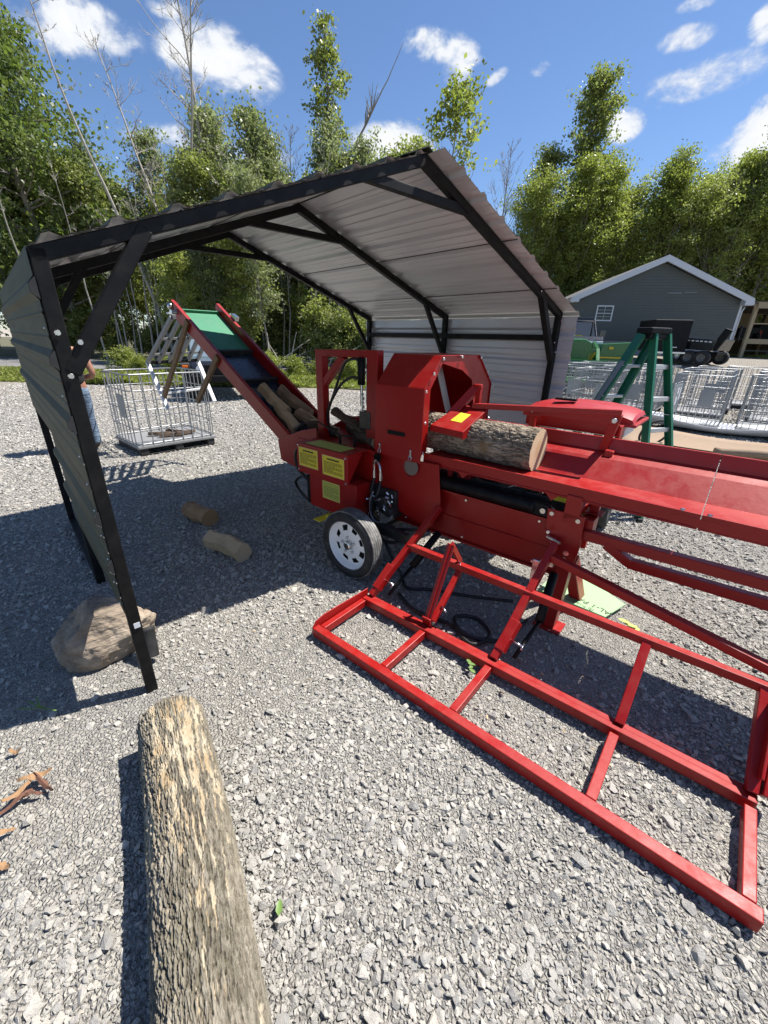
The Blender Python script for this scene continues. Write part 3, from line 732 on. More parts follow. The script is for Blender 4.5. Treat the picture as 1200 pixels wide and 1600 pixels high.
mb = MB(); mb.tube([M(1.22, -.66, .85), M(1.22, -.95, .85)], .05, 18); slab(mb, 1.16, 1.33, -.62, -.9, .80, .83); part('filter_can', mb, YELLOW, bevel=.003)

# pump, elbows and hoses by the wheel
mb = MB(); r_ = random.Random(9); slab(mb, -.13, .08, -.44, -.60, .40, .62); mb.tube([M(-.02, -.38, .52), M(-.02, -.46, .52)], .055, 18); mb.tube([M(.06, -.36, .47), M(.06, -.46, .47)], .04, 14)
slab(mb, -.165, -.12, -.40, -.5, .30, .64); part('hydraulic_pump', mb, DARKST, bevel=.006)
mb = MB()
for k in range(22):
    p = M(r_.uniform(-.12, .10), r_.uniform(-.36, -.42), r_.uniform(.42, .63))
    mb.tube([p, p+Vector((r_.uniform(-.02, .02), r_.uniform(-.03, .0), r_.uniform(-.02, .03)))], r_.uniform(.006, .013), 8)
mb.tube(catmull([M(-.115, -.41, .72), M(-.115, -.405, .80), M(-.10, -.40, .835), M(-.06, -.395, .825), M(-.04, -.39, .78), M(-.035, -.39, .72)]), .010, 10)
mb.ball(M(-.10, -.405, .835), .017); mb.tube([M(-.115, -.41, .76), M(-.115, -.41, .70)], .014, 8); mb.tube([M(-.036, -.39, .76), M(-.035, -.39, .70)], .015, 8)
part('hose_fittings', mb, CHROME, bevel=0)
mb = MB(); mb.tube([M(-.10, -.425, .86), M(-.10, -.42, .86)], .035, 20); part('hose_port', mb, BLACKT, bevel=0)
for pts_ in ([(-.115, -.41, .70), (-.12, -.38, .58), (-.10, -.36, .46), (-.05, -.37, .36), (.1, -.42, .33)],
            [(-.035, -.39, .70), (-.03, -.35, .60), (-.08, -.34, .52), (-.07, -.34, .40), (.02, -.36, .34), (.2, -.42, .33)],
            [(-.10, -.36, .40), (.05, -.38, .33), (.2, -.40, .36), (.40, -.44, .40)],
            [(.0, -.3, .30), (.12, -.32, .25), (.3, -.42, .30)]):
    mb = MB(); mb.tube(catmull([M(*p) for p in pts_]), .012, 8); part('hydraulic_hose', mb, HOSE, bevel=0)
mb = MB(); mb.tube(catmull([M(-.06, -.335, .62), M(-.09, -.33, .52), M(-.075, -.33, .42), M(-.02, -.335, .375), M(.07, -.36, .40), M(.10, -.38, .45)]), .0055, 8); part('grey_line', mb, STEEL, bevel=0)
mb = MB(); slab(mb, -.74, -.70, -.25, -.33, .38, .62); part('cable_box', mb, BLACKT)
for pts_ in ([(-.80, -.25, .86), (-.86, -.24, .78), (-.84, -.24, .66), (-.76, -.25, .60), (-.74, -.28, .55)],
            [(-.72, -.3, .56), (-.88, -.32, .56), (-1.02, -.35, .47), (-1.0, -.38, .37), (-.86, -.36, .32), (-.74, -.32, .36), (-.71, -.3, .42)]):
    mb = MB(); mb.tube(catmull([M(*p) for p in pts_]), .013, 8); part('hydraulic_hose', mb, HOSE, bevel=0)
mb = MB(); slab(mb, -.50, -.42, -.10, -.30, .325, .332); mb.box(M(-.44, -.22, .31), (.07, .03, .07), rot=Euler((.2, .5, .3))); mb.box(M(-.30, -.18, .33), (.08, .03, .03), rot=Euler((.2, .1, .3)))
part('yellow_bracket', mb, YELLOW, bevel=.002)

# log trough
def sect(mb, prof, a0, a1, t=.006):
    for (p, q) in zip(prof[:-1], prof[1:]):
        mb.prism([M(a0, *p), M(a1, *p), M(a1, *q), M(a0, *q)], M(0, 0, -t))
mb = MB(); TP = [(-.515, .952), (-.55, .938), (-.76, .938), (-.90, 1.045), (-.985, 1.075), (-1.0, 1.155)]
sect(mb, TP, .27, 1.898); sect(mb, TP, 1.902, 3.7)
for a0, a1 in ((.27, 1.898), (1.902, 3.7)):
    slab(mb, a0, a1, -.500, -.516, .882, .953); slab(mb, a0, a1, -.50, -.55, .874, .881)
    slab(mb, a0, a1, -1.0, -1.03, 1.147, 1.153)
slab(mb, 1.78, 2.02, -.4985, -.4998, .884, .93)
TR = part('log_trough', mb, bevel=.002)
for u in (.55, 1.15): mb = MB(); mprism(mb, [(u, -.505, .88), (u+.09, -.505, .88), (u+.045, -.505, .835)], (0, -.006, 0)); mb.build('gusset', RED, TR)
mb = MB()
for u, v in ((1.82, -.508), (1.93, -.508)): mb.bolt(M(u, v-.005, .953), (0, 0, 1), .012, .007)
mb.build('trough_bolts', CHROME, TR)
# hold down clamp
mb = MB(); mb.prism([M(.285, -.54, 1.150), M(.545, -.54, 1.137), M(.575, -.80, 1.262), M(.35, -.82, 1.272)], (0, 0, -.004))
mb.prism([M(.285, -.54, 1.150), M(.545, -.54, 1.137), M(.545, -.54, 1.095), M(.285, -.54, 1.108)], M(0, -.006, 0))
mb.prism([M(.545, -.54, 1.137), M(.575, -.80, 1.262), M(.575, -.80, 1.215), M(.56, -.63, 1.10), M(.545, -.54, 1.085)], M(-.006, 0, 0))
CLM = part('log_clamp', mb, bevel=.002)
mb = MB(); mb.prism([M(.395, -.62, 1.1845), M(.480, -.62, 1.180), M(.497, -.715, 1.2255), M(.416, -.715, 1.2295)], (0, 0, .0015)); mb.build('yellow_label', YELLOW, CLM)
mb = MB(); mb.bar(M(.32, -.72, 1.20), M(.46, -.83, 1.41), .05, .012, M(0, 1, 0)); mb.bar(M(.36, -.74, 1.20), M(.49, -.85, 1.41), .012, .05, M(0, 1, 0)); mb.bar(M(.475, -.84, 1.42), M(.475, -.84, 1.23), .035, .03, (0, 1, 0)); mb.tube([M(.44, -.83, 1.405), M(.50, -.83, 1.405)], .016, 10)
mb.build('clamp_arm', RED, CLM, .002)
mb = MB(); mbar(mb, (.46, -.80, 1.275), (1.38, -.92, 1.325), .045, .035); slab(mb, .80, 1.34, -.95, -.99, 1.245, 1.30); mb.bar(M(.835, -.97, 1.30), M(.835, -.99, 1.12), .04, .03, (0, 1, 0)); mb.bar(M(1.355, -.97, 1.31), M(1.31, -.99, 1.08), .05, .035, (0, 1, 0)); slab(mb, .77, .90, -.95, -.955, 1.235, 1.29)
part('clamp_rail', mb)
mb = MB(); mb.bolt(M(1.345, -.948, 1.27), M(0, 1, 0), .018); mb.bolt(M(.835, -.948, 1.27), M(0, 1, 0), .013); part('rail_bolts', mb, CHROME, bevel=0)
# red rounded cover behind
bm_ = MB(); prof = [(.72, 1.262), (.73, 1.285), (.80, 1.305), (1.0, 1.325), (1.2, 1.322), (1.34, 1.305), (1.41, 1.285), (1.425, 1.262)]
vs = []; NV = 7
for j in range(NV):
    f = j/(NV-1); v = -1.14-.42*f; dr = (abs(f-.5)*2)**4*.03
    vs += [M(u, v, z-dr) for (u, z) in prof]
n = len(prof); fs = [(j*n+i, j*n+i+1, (j+1)*n+i+1, (j+1)*n+i) for j in range(NV-1) for i in range(n-1)]; bm_.add(vs, fs, True)
bm_.add([M(u, -1.14, z-.03) for (u, z) in prof]+[M(u, -1.14, 1.225) for (u, z) in prof], [(i, i+1, n+i+1, n+i) for i in range(n-1)])
bm_.prism([M(.71, -1.13, 1.232), M(1.44, -1.13, 1.232), M(1.44, -1.57, 1.232), M(.71, -1.57, 1.232)], (0, 0, -.02))
ECV = part('tank_cover', bm_, REDP, bevel=.004)
mb = MB(); slab(mb, .78, 1.38, -1.17, -1.5, 1.13, 1.212); mb.build('tank_body', WHITEP, ECV, .02)
mb = MB(); slab(mb, .74, 1.36, -1.10, -1.13, 1.15, 1.225); slab(mb, 1.36, 1.375, -1.05, -1.3, 1.14, 1.225); mb.build('tank_bracket', RED, ECV, .003)
mb = MB(); mb.tube([M(1.30, -1.10, 1.14), M(1.31, -1.11, .9)], .010, 8); mb.ball(M(1.30, -1.10, 1.13), .017); mb.build('tank_fitting', BLACKT, ECV); mb = MB(); mb.box(M(.96, -1.22, 1.335), (.14, .04, .014)); mb.build('lid_grip', BLACKT, ECV)
mb = MB(); mb.bar(M(.80, -1.2, 1.15), M(.80, -1.2, .5), .04); mb.bar(M(1.35, -1.2, 1.15), M(1.2, -1.2, .5), .04); part('tank_stand', mb)

# post, bracket and splayed legs
mb = MB(); mb.bar(M(1.325, -.52, .73), M(1.325, -.52, .90), .085, .06, (0, 1, 0)); mb.bar(M(1.36, -.95, 1.09), M(1.33, -.95, .40), .05, .05, (0, 1, 0)); mb.bar(M(1.41, -.68, .90), M(1.40, -.68, .60), .05, .05, (0, 1, 0)); slab(mb, 1.34, 1.44, -.55, -.66, .66, .76); slab(mb, 1.36, 1.46, -.62, -.72, .77, .777)
part('trough_post', mb)
mb = MB(); mprism(mb, [(1.19, -.49, .79), (1.40, -.49, .79), (1.41, -.49, .60), (1.395, -.49, .43), (1.30, -.49, .43), (1.29, -.49, .58), (1.20, -.49, .66)], (0, -.012, 0))
part('pivot_plate', mb)
mb = MB()
for (u, z) in ((1.22, .765), (1.37, .76), (1.345, .545), (1.34, .50)): mb.tube([M(u, -.488, z), M(u, -.482, z)], .013 if z > .6 else .017, 12)
mb.tube([M(1.225, -.47, .62), M(1.31, -.44, .615)], .012, 10); slab(mb, 1.255, 1.295, -.45, -.48, .44, .60)
part('plate_bolts', mb, CHROME, bevel=0)
for foot, kn in (((1.335, -.50, 0), (1.345, -.55, .47)), ((1.385, -.93, 0), (1.35, -.62, .45))):
    mb = MB(); mb.bar(M(*kn), M(foot[0], foot[1], .012), .085, .075, (1, 0, 0)); L_ = part('leg', mb)
    mb = MB(); mb.box(M(foot[0], foot[1], .008), (.17, .14, .012)); mb.build('foot_plate', RED, L_, .002)
# deck rails to the right
mb = MB(); mbar(mb, (1.40, -.55, .668), (3.7, -.55, .70), .055, .06); mbar(mb, (1.66, -.55, .575), (3.7, -.55, .60), .05, .055); mb.bar(M(1.53, -.55, .648), M(1.67, -.55, .575), .05, .06, M(0, 1, 0))
part('deck_rail', mb)
# rear stand so that the trough end is carried
mb = MB(); mb.bar(M(3.2, -.55, .88), M(3.2, -.55, 0), .08, .08, (0, 1, 0)); mb.bar(M(3.2, -.95, 1.05), M(3.2, -.95, 0), .08, .08, (0, 1, 0)); part('end_stand', mb)

# log lift: the tilting ladder frame that lies on the stones
def LP(u, t, h=0): return (u, .13-.58*t+.7*h, .065+.54*t+.7*h)
LF = MB(); w_ = .058
mbar(LF, (.285, .575, .045), (2.375, .575, .045), .050, .058); LFO = part('lift_frame', LF, bevel=.004)
def lpart(nm, mb, mt_=None, bv=.004): return mb.build(nm, mt_ or RED, LFO, bv)
mb = MB(); mbar(mb, (.30, .155, .055), (2.36, .135, .055), .036, .052); mbar(mb, (.30, .116, .052), (2.36, .096, .052), .034, .046); lpart('hinge_rail', mb)
for u, a in ((.315, .0), (.80, 0), (1.235, 0), (1.86, 0), (2.34, 0)):
    mb = MB(); mbar(mb, (u, .545, .045), (u, .176, .052), .040, .050); lpart('cross_bar', mb)
mb = MB(); mb.prism([M(.287, .60, .02), M(.287, .10, .02), M(.287, .10, .115), M(.287, .50, .125), M(.287, .57, .11), M(.287, .60, .075)], M(-.008, 0, 0)); lpart('end_plate', mb)
for u0_, u1b, t1 in ((.33, .47, 1.0), (1.235, 1.285, 1.0), (1.865, 1.862, .56), (2.34, 2.30, .56)):
    mb = MB(); mb.bar(M(*LP(u0_, .03)), M(*LP(u1b, t1)), .042, .044, (0, 0, 1)); o_ = lpart('lift_arm', mb)
    if t1 > .9:
        mb = MB(); mb.bar(M(*LP(u0_+.01, .10)), M(*LP(u0_+.03, .34)), .056, .056, (0, 0, 1)); mb.build('sleeve', RED, o_, .004)
        mb = MB(); p_ = M(*LP(u0_+.06, .20)); mb.tube([p_+Vector((-.02, 0, 0)), p_+Vector((.055, -.005, -.004))], .006, 8); mb.tube([p_+Vector((.05, .02, -.004)), p_+Vector((.055, -.03, -.004))], .005, 8); mb.build('pin', CHROME, o_)
        mb = MB(); mb.tube([M(*LP(u1b+.04, .80, -.09)), M(*LP(u0_+.12, .42, -.09))], .026, 14); mb.tube([M(*LP(u0_+.12, .42, -.09)), M(*LP(u0_+.08, .10, -.06))], .012, 10); mb.build('tilt_ram', BLACKT, o_)
mb = MB(); mb.bar(M(*LP(2.345, .10)), M(*LP(2.33, .52)), .012, .14, (0, 0, 1)); mb.bar(M(*LP(2.39, .04)), M(*LP(2.38, .46)), .05, .07, (0, 0, 1)); lpart('side_flange', mb)
mb = MB(); mb.bar(M(*LP(.40, .56)), M(*LP(3.5, .56)), .044, .044, (0, 0, 1)); lpart('cross_rail', mb)
mb = MB(); mb.bar(M(*LP(1.30, .88)), M(*LP(2.75, .57)), .045, .045, (0, 0, 1)); lpart('diagonal_stay', mb)
mb = MB(); ap = (.79, -.09, .56)
mb.bar(M(*ap), M(.79, .12, .10), .012, .05, M(1, 0, 0)); mb.bar(M(*ap), M(.80, -.25, .34), .04, .014, M(1, 0, 0))
mb.bar(M(.81, -.22, .36), M(.82, .10, .11), .035, .035, (0, 0, 1)); mb.bar(M(.79, .13, .14), M(.79, .10, .02), .06, .012, (0, 1, 0)); mb.bar(M(*ap), M(.79, .11, .11), .045, .010, M(1, 0, 0))
o_ = lpart('log_stop', mb)
mb = MB(); mb.tube([M(.83, .03, .19), M(.88, .05, .18)], .006, 8); mb.tube([M(.81, -.19, .33), M(.81, -.19, .40)], .006, 8); mb.build('pin', CHROME, o_)
mb = MB(); mb.bolt(M(1.23, -.45, .66), M(0, 1, 0), .012); lpart('lift_bolt', mb, CHROME, 0)
# hoses lying on the stones under the lift
for pts_ in ([(.40, -.10, .02), (.60, -.02, .02), (.85, -.05, .02), (1.05, .02, .02), (1.10, -.12, .03), (.95, -.22, .02), (.85, -.12, .03), (.98, -.02, .03), (1.18, -.10, .04), (1.27, -.25, .15)],
            [(.10, -.30, .25), (.28, -.28, .05), (.40, -.2, .02), (.55, -.30, .02), (.8, -.4, .03), (1.1, -.45, .1)]):
    mb = MB(); mb.tube(catmull([M(*p) for p in pts_]), .012, 8); part('hydraulic_hose', mb, HOSE, bevel=0)
mb = MB(); slab(mb, 1.20, 1.24, -.36, -.40, .25, .50); part('clevis', mb, CHROME)
def mw(a, b, z):
    """machine coordinates to world"""
    return Vector((-.253, 2.643, 0)) + Matrix.Rotation(R(90-MA), 3, 'Z') @ M(a, b, z)
# ------------------------------------------------------------------ wood
def fbm(p, octv, seed):
    """cheap numpy value noise, p is (...,3)"""
    def vn(q, s):
        i = np.floor(q).astype(np.int64); f = q-i; f = f*f*(3-2*f)
        def h(a, b, c):
            x = (a*374761393+b*668265263+c*2147483647+s*144665) & 0x7fffffff
            x = (x ^ (x >> 13))*1274126177 & 0x7fffffff
            return ((x ^ (x >> 16)) & 0xffff)/65535.
        r = 0
        for dx in (0, 1):
            for dy in (0, 1):
                for dz in (0, 1):
                    w = (f[..., 0] if dx else 1-f[..., 0])*(f[..., 1] if dy else 1-f[..., 1])*(f[..., 2] if dz else 1-f[..., 2])
                    r = r+w*h(i[..., 0]+dx, i[..., 1]+dy, i[..., 2]+dz)
        return r
    r = 0; a = 1; t = 0
    for k in range(octv): r = r+a*vn(p*(2**k), seed+k); t += a; a *= .5
    return r/t
def bark_mat(name, dark, mid, light, patch, tan):
    q, T, b, o = mat(name); ob = T.n('ShaderNodeTexCoord').outputs['Object']
    at_ = T.n('ShaderNodeAttribute'); at_.attribute_name = 'ridge'; ridge = at_.outputs['Fac']
    ap = T.n('ShaderNodeAttribute'); ap.attribute_name = 'patch'; pt = ap.outputs['Fac']
    c = T.ramp(ridge, [(0.0, dark), (.35, mid), (1.0, light)])
    n = T.noise(T.v('MULTIPLY', ob, (30, 30, 6)), 3, 6, .7)
    c = T.mix(T.m('MULTIPLY', T.ramp(n, [(.38, 1), (.55, 0)]), .55), c, dark)
    moss = T.ramp(T.noise(ob, 4, 5, .6), [(.5, 0), (.68, 1)])
    c = T.mix(T.m('MULTIPLY', moss, .35), c, (.11, .11, .04))
    blot = T.ramp(T.noise(T.v('MULTIPLY', ob, (1, 1, .6)), 5.5, 8, .72), [(.44, 1), (.60, 0)]); c = T.mix(T.m('MULTIPLY', blot, .42), c, dark)
    lich = T.ramp(T.noise(ob, 42, 5, .7), [(.56, 0), (.66, 1)]); c = T.mix(T.m('MULTIPLY', lich, .5), c, light)
    pc = T.mix(T.ramp(T.noise(ob, 9, 4), [(.4, 0), (.65, 1)]), patch, tan)
    c = T.mix(pt, c, pc)
    T.put(b, 'Base Color', c); T.put(b, 'Roughness', .9); T.put(b, 'Specular IOR Level', .2)
    T.put(b, 'Normal', T.bump(T.m('ADD', n, T.m('MULTIPLY', ridge, .5)), .6, .012)); return q
def end_mat(name='cut_end_grain', a=(.66, .51, .31), b_=(.52, .36, .19), cx=(0, 0, 0)):
    q, T, b, o = mat(name); ob = T.n('ShaderNodeTexCoord').outputs['Object']
    s_ = T.n('ShaderNodeSeparateXYZ'); T.put(s_, 0, ob)
    cc = T.n('ShaderNodeCombineXYZ'); T.put(cc, 0, s_.outputs[0]); T.put(cc, 1, s_.outputs[1])
    w = T.n('ShaderNodeTexWave', wave_type='RINGS', rings_direction='SPHERICAL'); T.put(w, 'Vector', cc.outputs[0]); T.put(w, 'Scale', 24); T.put(w, 'Distortion', 2.2); T.put(w, 'Detail', 3); T.put(w, 'Detail Scale', 1.2)
    rd = T.v('LENGTH', cc.outputs[0])
    c = T.mix(w.outputs['Fac'], a, tuple(x*.80 for x in a)); c = T.mix(T.ramp(T.m('MULTIPLY', rd, 7), [(.25, 1), (.55, 0)]), c, b_)
    c = T.mix(T.m('MULTIPLY', T.ramp(T.noise(ob, 30, 4), [(.5, 0), (.7, 1)]), .35), c, (.62, .50, .33))
    T.put(b, 'Base Color', c); T.put(b, 'Roughness', .85); T.put(b, 'Normal', T.bump(w.outputs['Fac'], .25, .003)); return q
ENDM = end_mat()
def log(name, label, p, q, r0, r1, na, nl, seed, bmat, pfun, fur=.010, cells=26, bend=.01):
    """log along local z; furrowed bark is real relief"""
    p, q = Vector(p), Vector(q); ax = q-p; Ln = ax.length
    th = np.linspace(0, 2*PI, na, endpoint=False); h = np.linspace(0, Ln, nl)
    H, TH = np.meshgrid(h, th, indexing='ij'); cx_, sx__ = np.cos(TH), np.sin(TH)
    rr = r0+(r1-r0)*H/Ln
    P3 = np.stack([cx_*rr*cells*1.1, sx__*rr*cells*1.1, H*6.5], -1)
    wv = fbm(np.stack([cx_*6, sx__*6, H*9], -1)*.6, 3, seed)
    a = fbm(P3*2.2+wv[..., None]*1.5, 3, seed+5); ridge = 1-np.abs(a-.5)*2/.42; ridge = 1-np.clip(ridge, 0, 1)**2.2
    fine = fbm(np.stack([cx_*40*rr/.15, sx__*40*rr/.15, H*60], -1)*1.4, 3, seed+9)
    ridge = np.clip(ridge*.72+fine*.62-.20, 0, 1)
    pat = pfun(TH, H, a, wv)
    rad = rr*(1+.05*(fbm(np.stack([cx_*1.3, sx__*1.3, H*1.5], -1), 2, seed+3)-.5))+(ridge*(1-pat*.75)-.6)*fur+pat*.0*fur+(fine-.5)*.006
    bx = bend*np.sin(H/Ln*PI*1.3)
    V_ = np.stack([cx_*rad+bx, sx__*rad, H], -1).reshape(-1, 3)
    idx = np.arange(nl*na).reshape(nl, na)
    F_ = np.stack([idx[:-1], np.roll(idx, -1, 1)[:-1], np.roll(idx, -1, 1)[1:], idx[1:]], -1).reshape(-1, 4)
    me = mesh_np(name, V_, F_, [bmat], smooth=True)
    for nm, arr in (('ridge', ridge), ('patch', pat)):
        A_ = me.attributes.new(nm, 'FLOAT', 'POINT'); A_.data.foreach_set('value', arr.astype(np.float32).ravel())
    root = thing(name, label, 'log', p); root.rotation_euler = ax.to_track_quat('Z', 'Y').to_euler()
    put('bark', me, root)
    for e_, k in ((0, 0), (nl-1, 1)):
        mb = MB(); z = 0 if k == 0 else Ln; sgn = -1 if k == 0 else 1
        rim = [Vector(V_[e_*na+i]) for i in range(0, na, max(1, na//96))]; c0 = Vector((float(bx[e_, 0]), 0, z+sgn*.002))
        vs = [c0]+[v+Vector((0, 0, 0)) for v in rim]; n = len(rim)
        mb.add(vs, [(0, i+1, (i+1) % n+1) for i in range(n)])
        mb.build('cut_end', ENDM, root)
    return root
BARK1 = bark_mat('weathered_grey_bark', (.055, .046, .034), (.20, .175, .13), (.35, .315, .25), (.48, .42, .31), (.39, .29, .17))
PF1A = 1.6
def pf1(TH, H, a, wv):
    t = fbm(np.stack([np.cos(TH)*4.2, np.sin(TH)*4.2, H*1.6], -1)*1.6, 4, 77)
    e_ = fbm(np.stack([np.cos(TH)*16, np.sin(TH)*16, H*14], -1), 4, 13)
    band = .055*np.sin(H*4.2+.6)+.05*np.cos(TH-PF1A)
    return np.clip((t*.5+e_*.62-.655+band)/.03, 0, 1)*.85
log('log', 'long weathered log with peeling bark lying on the gravel in the foreground', (-.915, 1.29, .130), (-.235, .17, .130), .129, .126, 560, 1000, 3, BARK1, pf1, fur=.011, cells=46)
BARK2 = bark_mat('brown_ridged_bark', (.055, .040, .030), (.25, .195, .145), (.50, .42, .32), (.24, .17, .09), (.22, .14, .08))
def pf2(TH, H, a, wv):
    return np.clip(1.3-np.hypot((TH-PF2C)*.14/.045, (H-PF2H)/.05), 0, 1)
PF2C, PF2H = 3.3, .55
log('log', 'thick brown barked log with a pale cut end clamped in the red trough', mw(.13, -.725, 1.07), mw(1.0, -.715, 1.068), .132, .135, 260, 420, 8, BARK2, pf2, fur=.009, cells=22, bend=.0)

# split firewood
def wood_mat(name, a, b_, s=1.0):
    q, T, b, o = mat(name); ob = T.n('ShaderNodeTexCoord').outputs['Object']
    g = T.noise(T.v('MULTIPLY', ob, (70*s, 70*s, 4)), 1.2, 5, .6); n = T.noise(ob, 7, 4)
    c = T.mix(g, a, b_); c = T.mix(T.m('MULTIPLY', T.ramp(n, [(.5, 0), (.7, 1)]), .5), c, tuple(x*.55 for x in b_))
    T.put(b, 'Base Color', c); T.put(b, 'Roughness', .85); T.put(b, 'Normal', T.bump(g, .6, .006)); return q
SPLITW = wood_mat('pale_split_wood', (.56, .42, .26), (.40, .28, .16)); SPLITB = wood_mat('split_bark', (.10, .065, .04), (.05, .035, .025))
SPLITO = wood_mat('orange_split_wood', (.40, .235, .11), (.27, .15, .07)); SPLITT = wood_mat('tan_bark_skin', (.34, .24, .15), (.20, .13, .08))
def split(label, c, d, Ln, w, h, rz=0, seed=0, mt_=None, poly=None, group=None, name='firewood', bk=None):
    """a split piece along direction d: wedge section, bark on the round side"""
    r = random.Random(seed); d = Vector(d).normalized()
    root = thing(name, label, 'firewood', c, 0, group); root.rotation_euler = (d.to_track_quat('Z', 'Y').to_matrix() @ Matrix.Rotation(rz, 3, 'Z')).to_euler()
    poly = poly or [(-.5, -.3), (.05, -.5), (.5, -.2), (.42, .28), (.1, .5), (-.3, .4)]
    n = len(poly); ns = 14; a = MB(); bkm = MB(); rings = []
    for k in range(ns+1):
        z = Ln*(k/ns-.5); f = 1+.06*math.sin(k*.9+seed); rg = []
        for i, (x, y) in enumerate(poly):
            rg.append(Vector((x*w*f+r.gauss(0, .0016)+.008*math.sin(k*.5+seed), y*h*f+r.gauss(0, .0016), z+r.gauss(0, .002))))
        rings.append(rg)
    vs = [v for rg in rings for v in rg]; nb = n//2
    fa = [(k*n+i, k*n+(i+1) % n, (k+1)*n+(i+1) % n, (k+1)*n+i) for k in range(ns) for i in range(nb)]
    fb = [(k*n+i, k*n+(i+1) % n, (k+1)*n+(i+1) % n, (k+1)*n+i) for k in range(ns) for i in range(nb, n)]
    a.add(vs, fa); a.F += [tuple(reversed(range(n))), tuple(ns*n+i for i in range(n))]; a.M += [0, 0]; a.Sm += [False, False]
    a.build('split_wood', mt_ or SPLITW, root, .002); bkm.add(vs, fb); bkm.build('bark', bk or SPLITB, root)
    return root
wedge = [(-.5, -.35), (.5, -.42), (.42, .08), (.02, .5), (-.34, .22)]
hexp = [(-.5, -.15), (-.35, -.5), (.3, -.5), (.5, .1), (.15, .5), (-.35, .4)]
rp = [(.5*math.cos(a), .5*math.sin(a)) for a in np.arange(0, 6.2, .55)]
split('short split log with a barked side lying alone in the carport shade nearer the wheel', (-1.30, 3.02, .075), (.58, -.36, .0), .42, .15, .15, .6+PI, 1, poly=hexp, bk=SPLITT)
split('short round brown log in the carport shade behind the split one', (-1.80, 3.65, .08), (.55, -.40, .0), .36, .17, .16, 0, 2, SPLITO, poly=rp, bk=SPLITO)
cdw = (Matrix.Rotation(R(90-MA), 3, 'Z') @ Vector((cd.x, 0, cd.z)))
i_ = 0
for (u, v, z, rzz, ln_, lab) in ((-1.66, -.64, 1.12, .1, .40, 'uppermost pale split log riding the conveyor belt'), (-1.56, -.82, 1.09, .25, .42, 'pale split log leaning on the far side rail of the conveyor'),
                         (-1.40, -.58, .97, -.1, .34, 'pale split log along the near side rail of the conveyor'), (-1.25, -.74, .93, .3, .34, 'short split log low on the conveyor beneath the others')):
    dd = Matrix.Rotation(rzz, 3, 'Z') @ cdw
    split(lab, mw(u, v, z), dd, ln_, .12, .10, .4*i_, 20+i_, group='split logs on the outfeed conveyor', bk=SPLITT if i_ % 2 else SPLITW, poly=wedge); i_ += 1
i_ = 0
for (u, v, z, dv, ln_, lab) in ((-.62, -.66, 1.03, (-.8, .1, .35), .38, 'dark split piece tilted up across the splitter bed'), (-.50, -.72, 1.0, (.1, .1, 1), .26, 'narrow split piece standing upright behind the tilted one'),
                         (-.40, -.62, .93, (1, .3, .0), .30, 'split piece lying flat at the foot of the splitter wedge'), (-.95, -.65, .93, (1, -.4, -.2), .30, 'split piece at the mouth of the conveyor'), (-.70, -.8, .92, (1, .5, .1), .3, 'split piece lying at the back of the splitter bed')):
    split(lab, mw(u, v, z), Matrix.Rotation(R(90-MA), 3, 'Z') @ M(*dv), ln_, .10, .07, .5*i_, 40+i_, mt_=SPLITW if i_ > 1 else SPLITB, group='split pieces on the splitter bed'); i_ += 1
# ------------------------------------------------------------------ trees
def leaf_mat(name, cols, trans=.35):
    q = bpy.data.materials.new(name); q.use_nodes = True; t = q.node_tree; t.nodes.clear(); T = NT(t)
    o = T.n('ShaderNodeOutputMaterial'); b = T.n('ShaderNodeBsdfPrincipled'); tr = T.n('ShaderNodeBsdfTranslucent'); mx = T.n('ShaderNodeMixShader')
    a = T.n('ShaderNodeAttribute'); a.attribute_name = 'tint'
    oi = T.n('ShaderNodeObjectInfo').outputs['Random']
    f = T.m('ADD', T.m('MULTIPLY', a.outputs['Fac'], .75), T.m('MULTIPLY', oi, .25))
    c = T.ramp(f, [(i/(len(cols)-1), k) for i, k in enumerate(cols)])
    T.put(b, 'Base Color', c); T.put(b, 'Roughness', .42); T.put(b, 'Specular IOR Level', .45)
    T.put(tr, 'Color', T.mix(.5, c, (.20, .30, .03))); T.put(mx, 0, trans)
    t.links.new(b.outputs[0], mx.inputs[1]); t.links.new(tr.outputs[0], mx.inputs[2]); t.links.new(mx.outputs[0], o.inputs[0]); return q
LEAF_M = leaf_mat('mid_green_leaves', [(.12, .13, .04), (.22, .235, .065), (.32, .335, .11), (.46, .46, .24)], .55)
LEAF_Y = leaf_mat('spring_green_leaves', [(.15, .165, .035), (.26, .285, .06), (.37, .395, .10), (.50, .50, .22)], .55)
LEAF_D = leaf_mat('dark_green_leaves', [(.05, .07, .024), (.095, .13, .035), (.16, .20, .06), (.25, .28, .12)], .42)
LEAF_S = leaf_mat('silvery_green_leaves', [(.13, .15, .07), (.23, .25, .125), (.35, .365, .20), (.50, .50, .36)], .5)
TRUNK = simple('grey_tree_bark', (.24, .21, .17), .9, var=.45, vscale=3, bump=.5, bscale=14)
TRUNKD = simple('dead_pale_trunk', (.36, .33, .285), .9, var=.35, vscale=3, bump=.5, bscale=14)
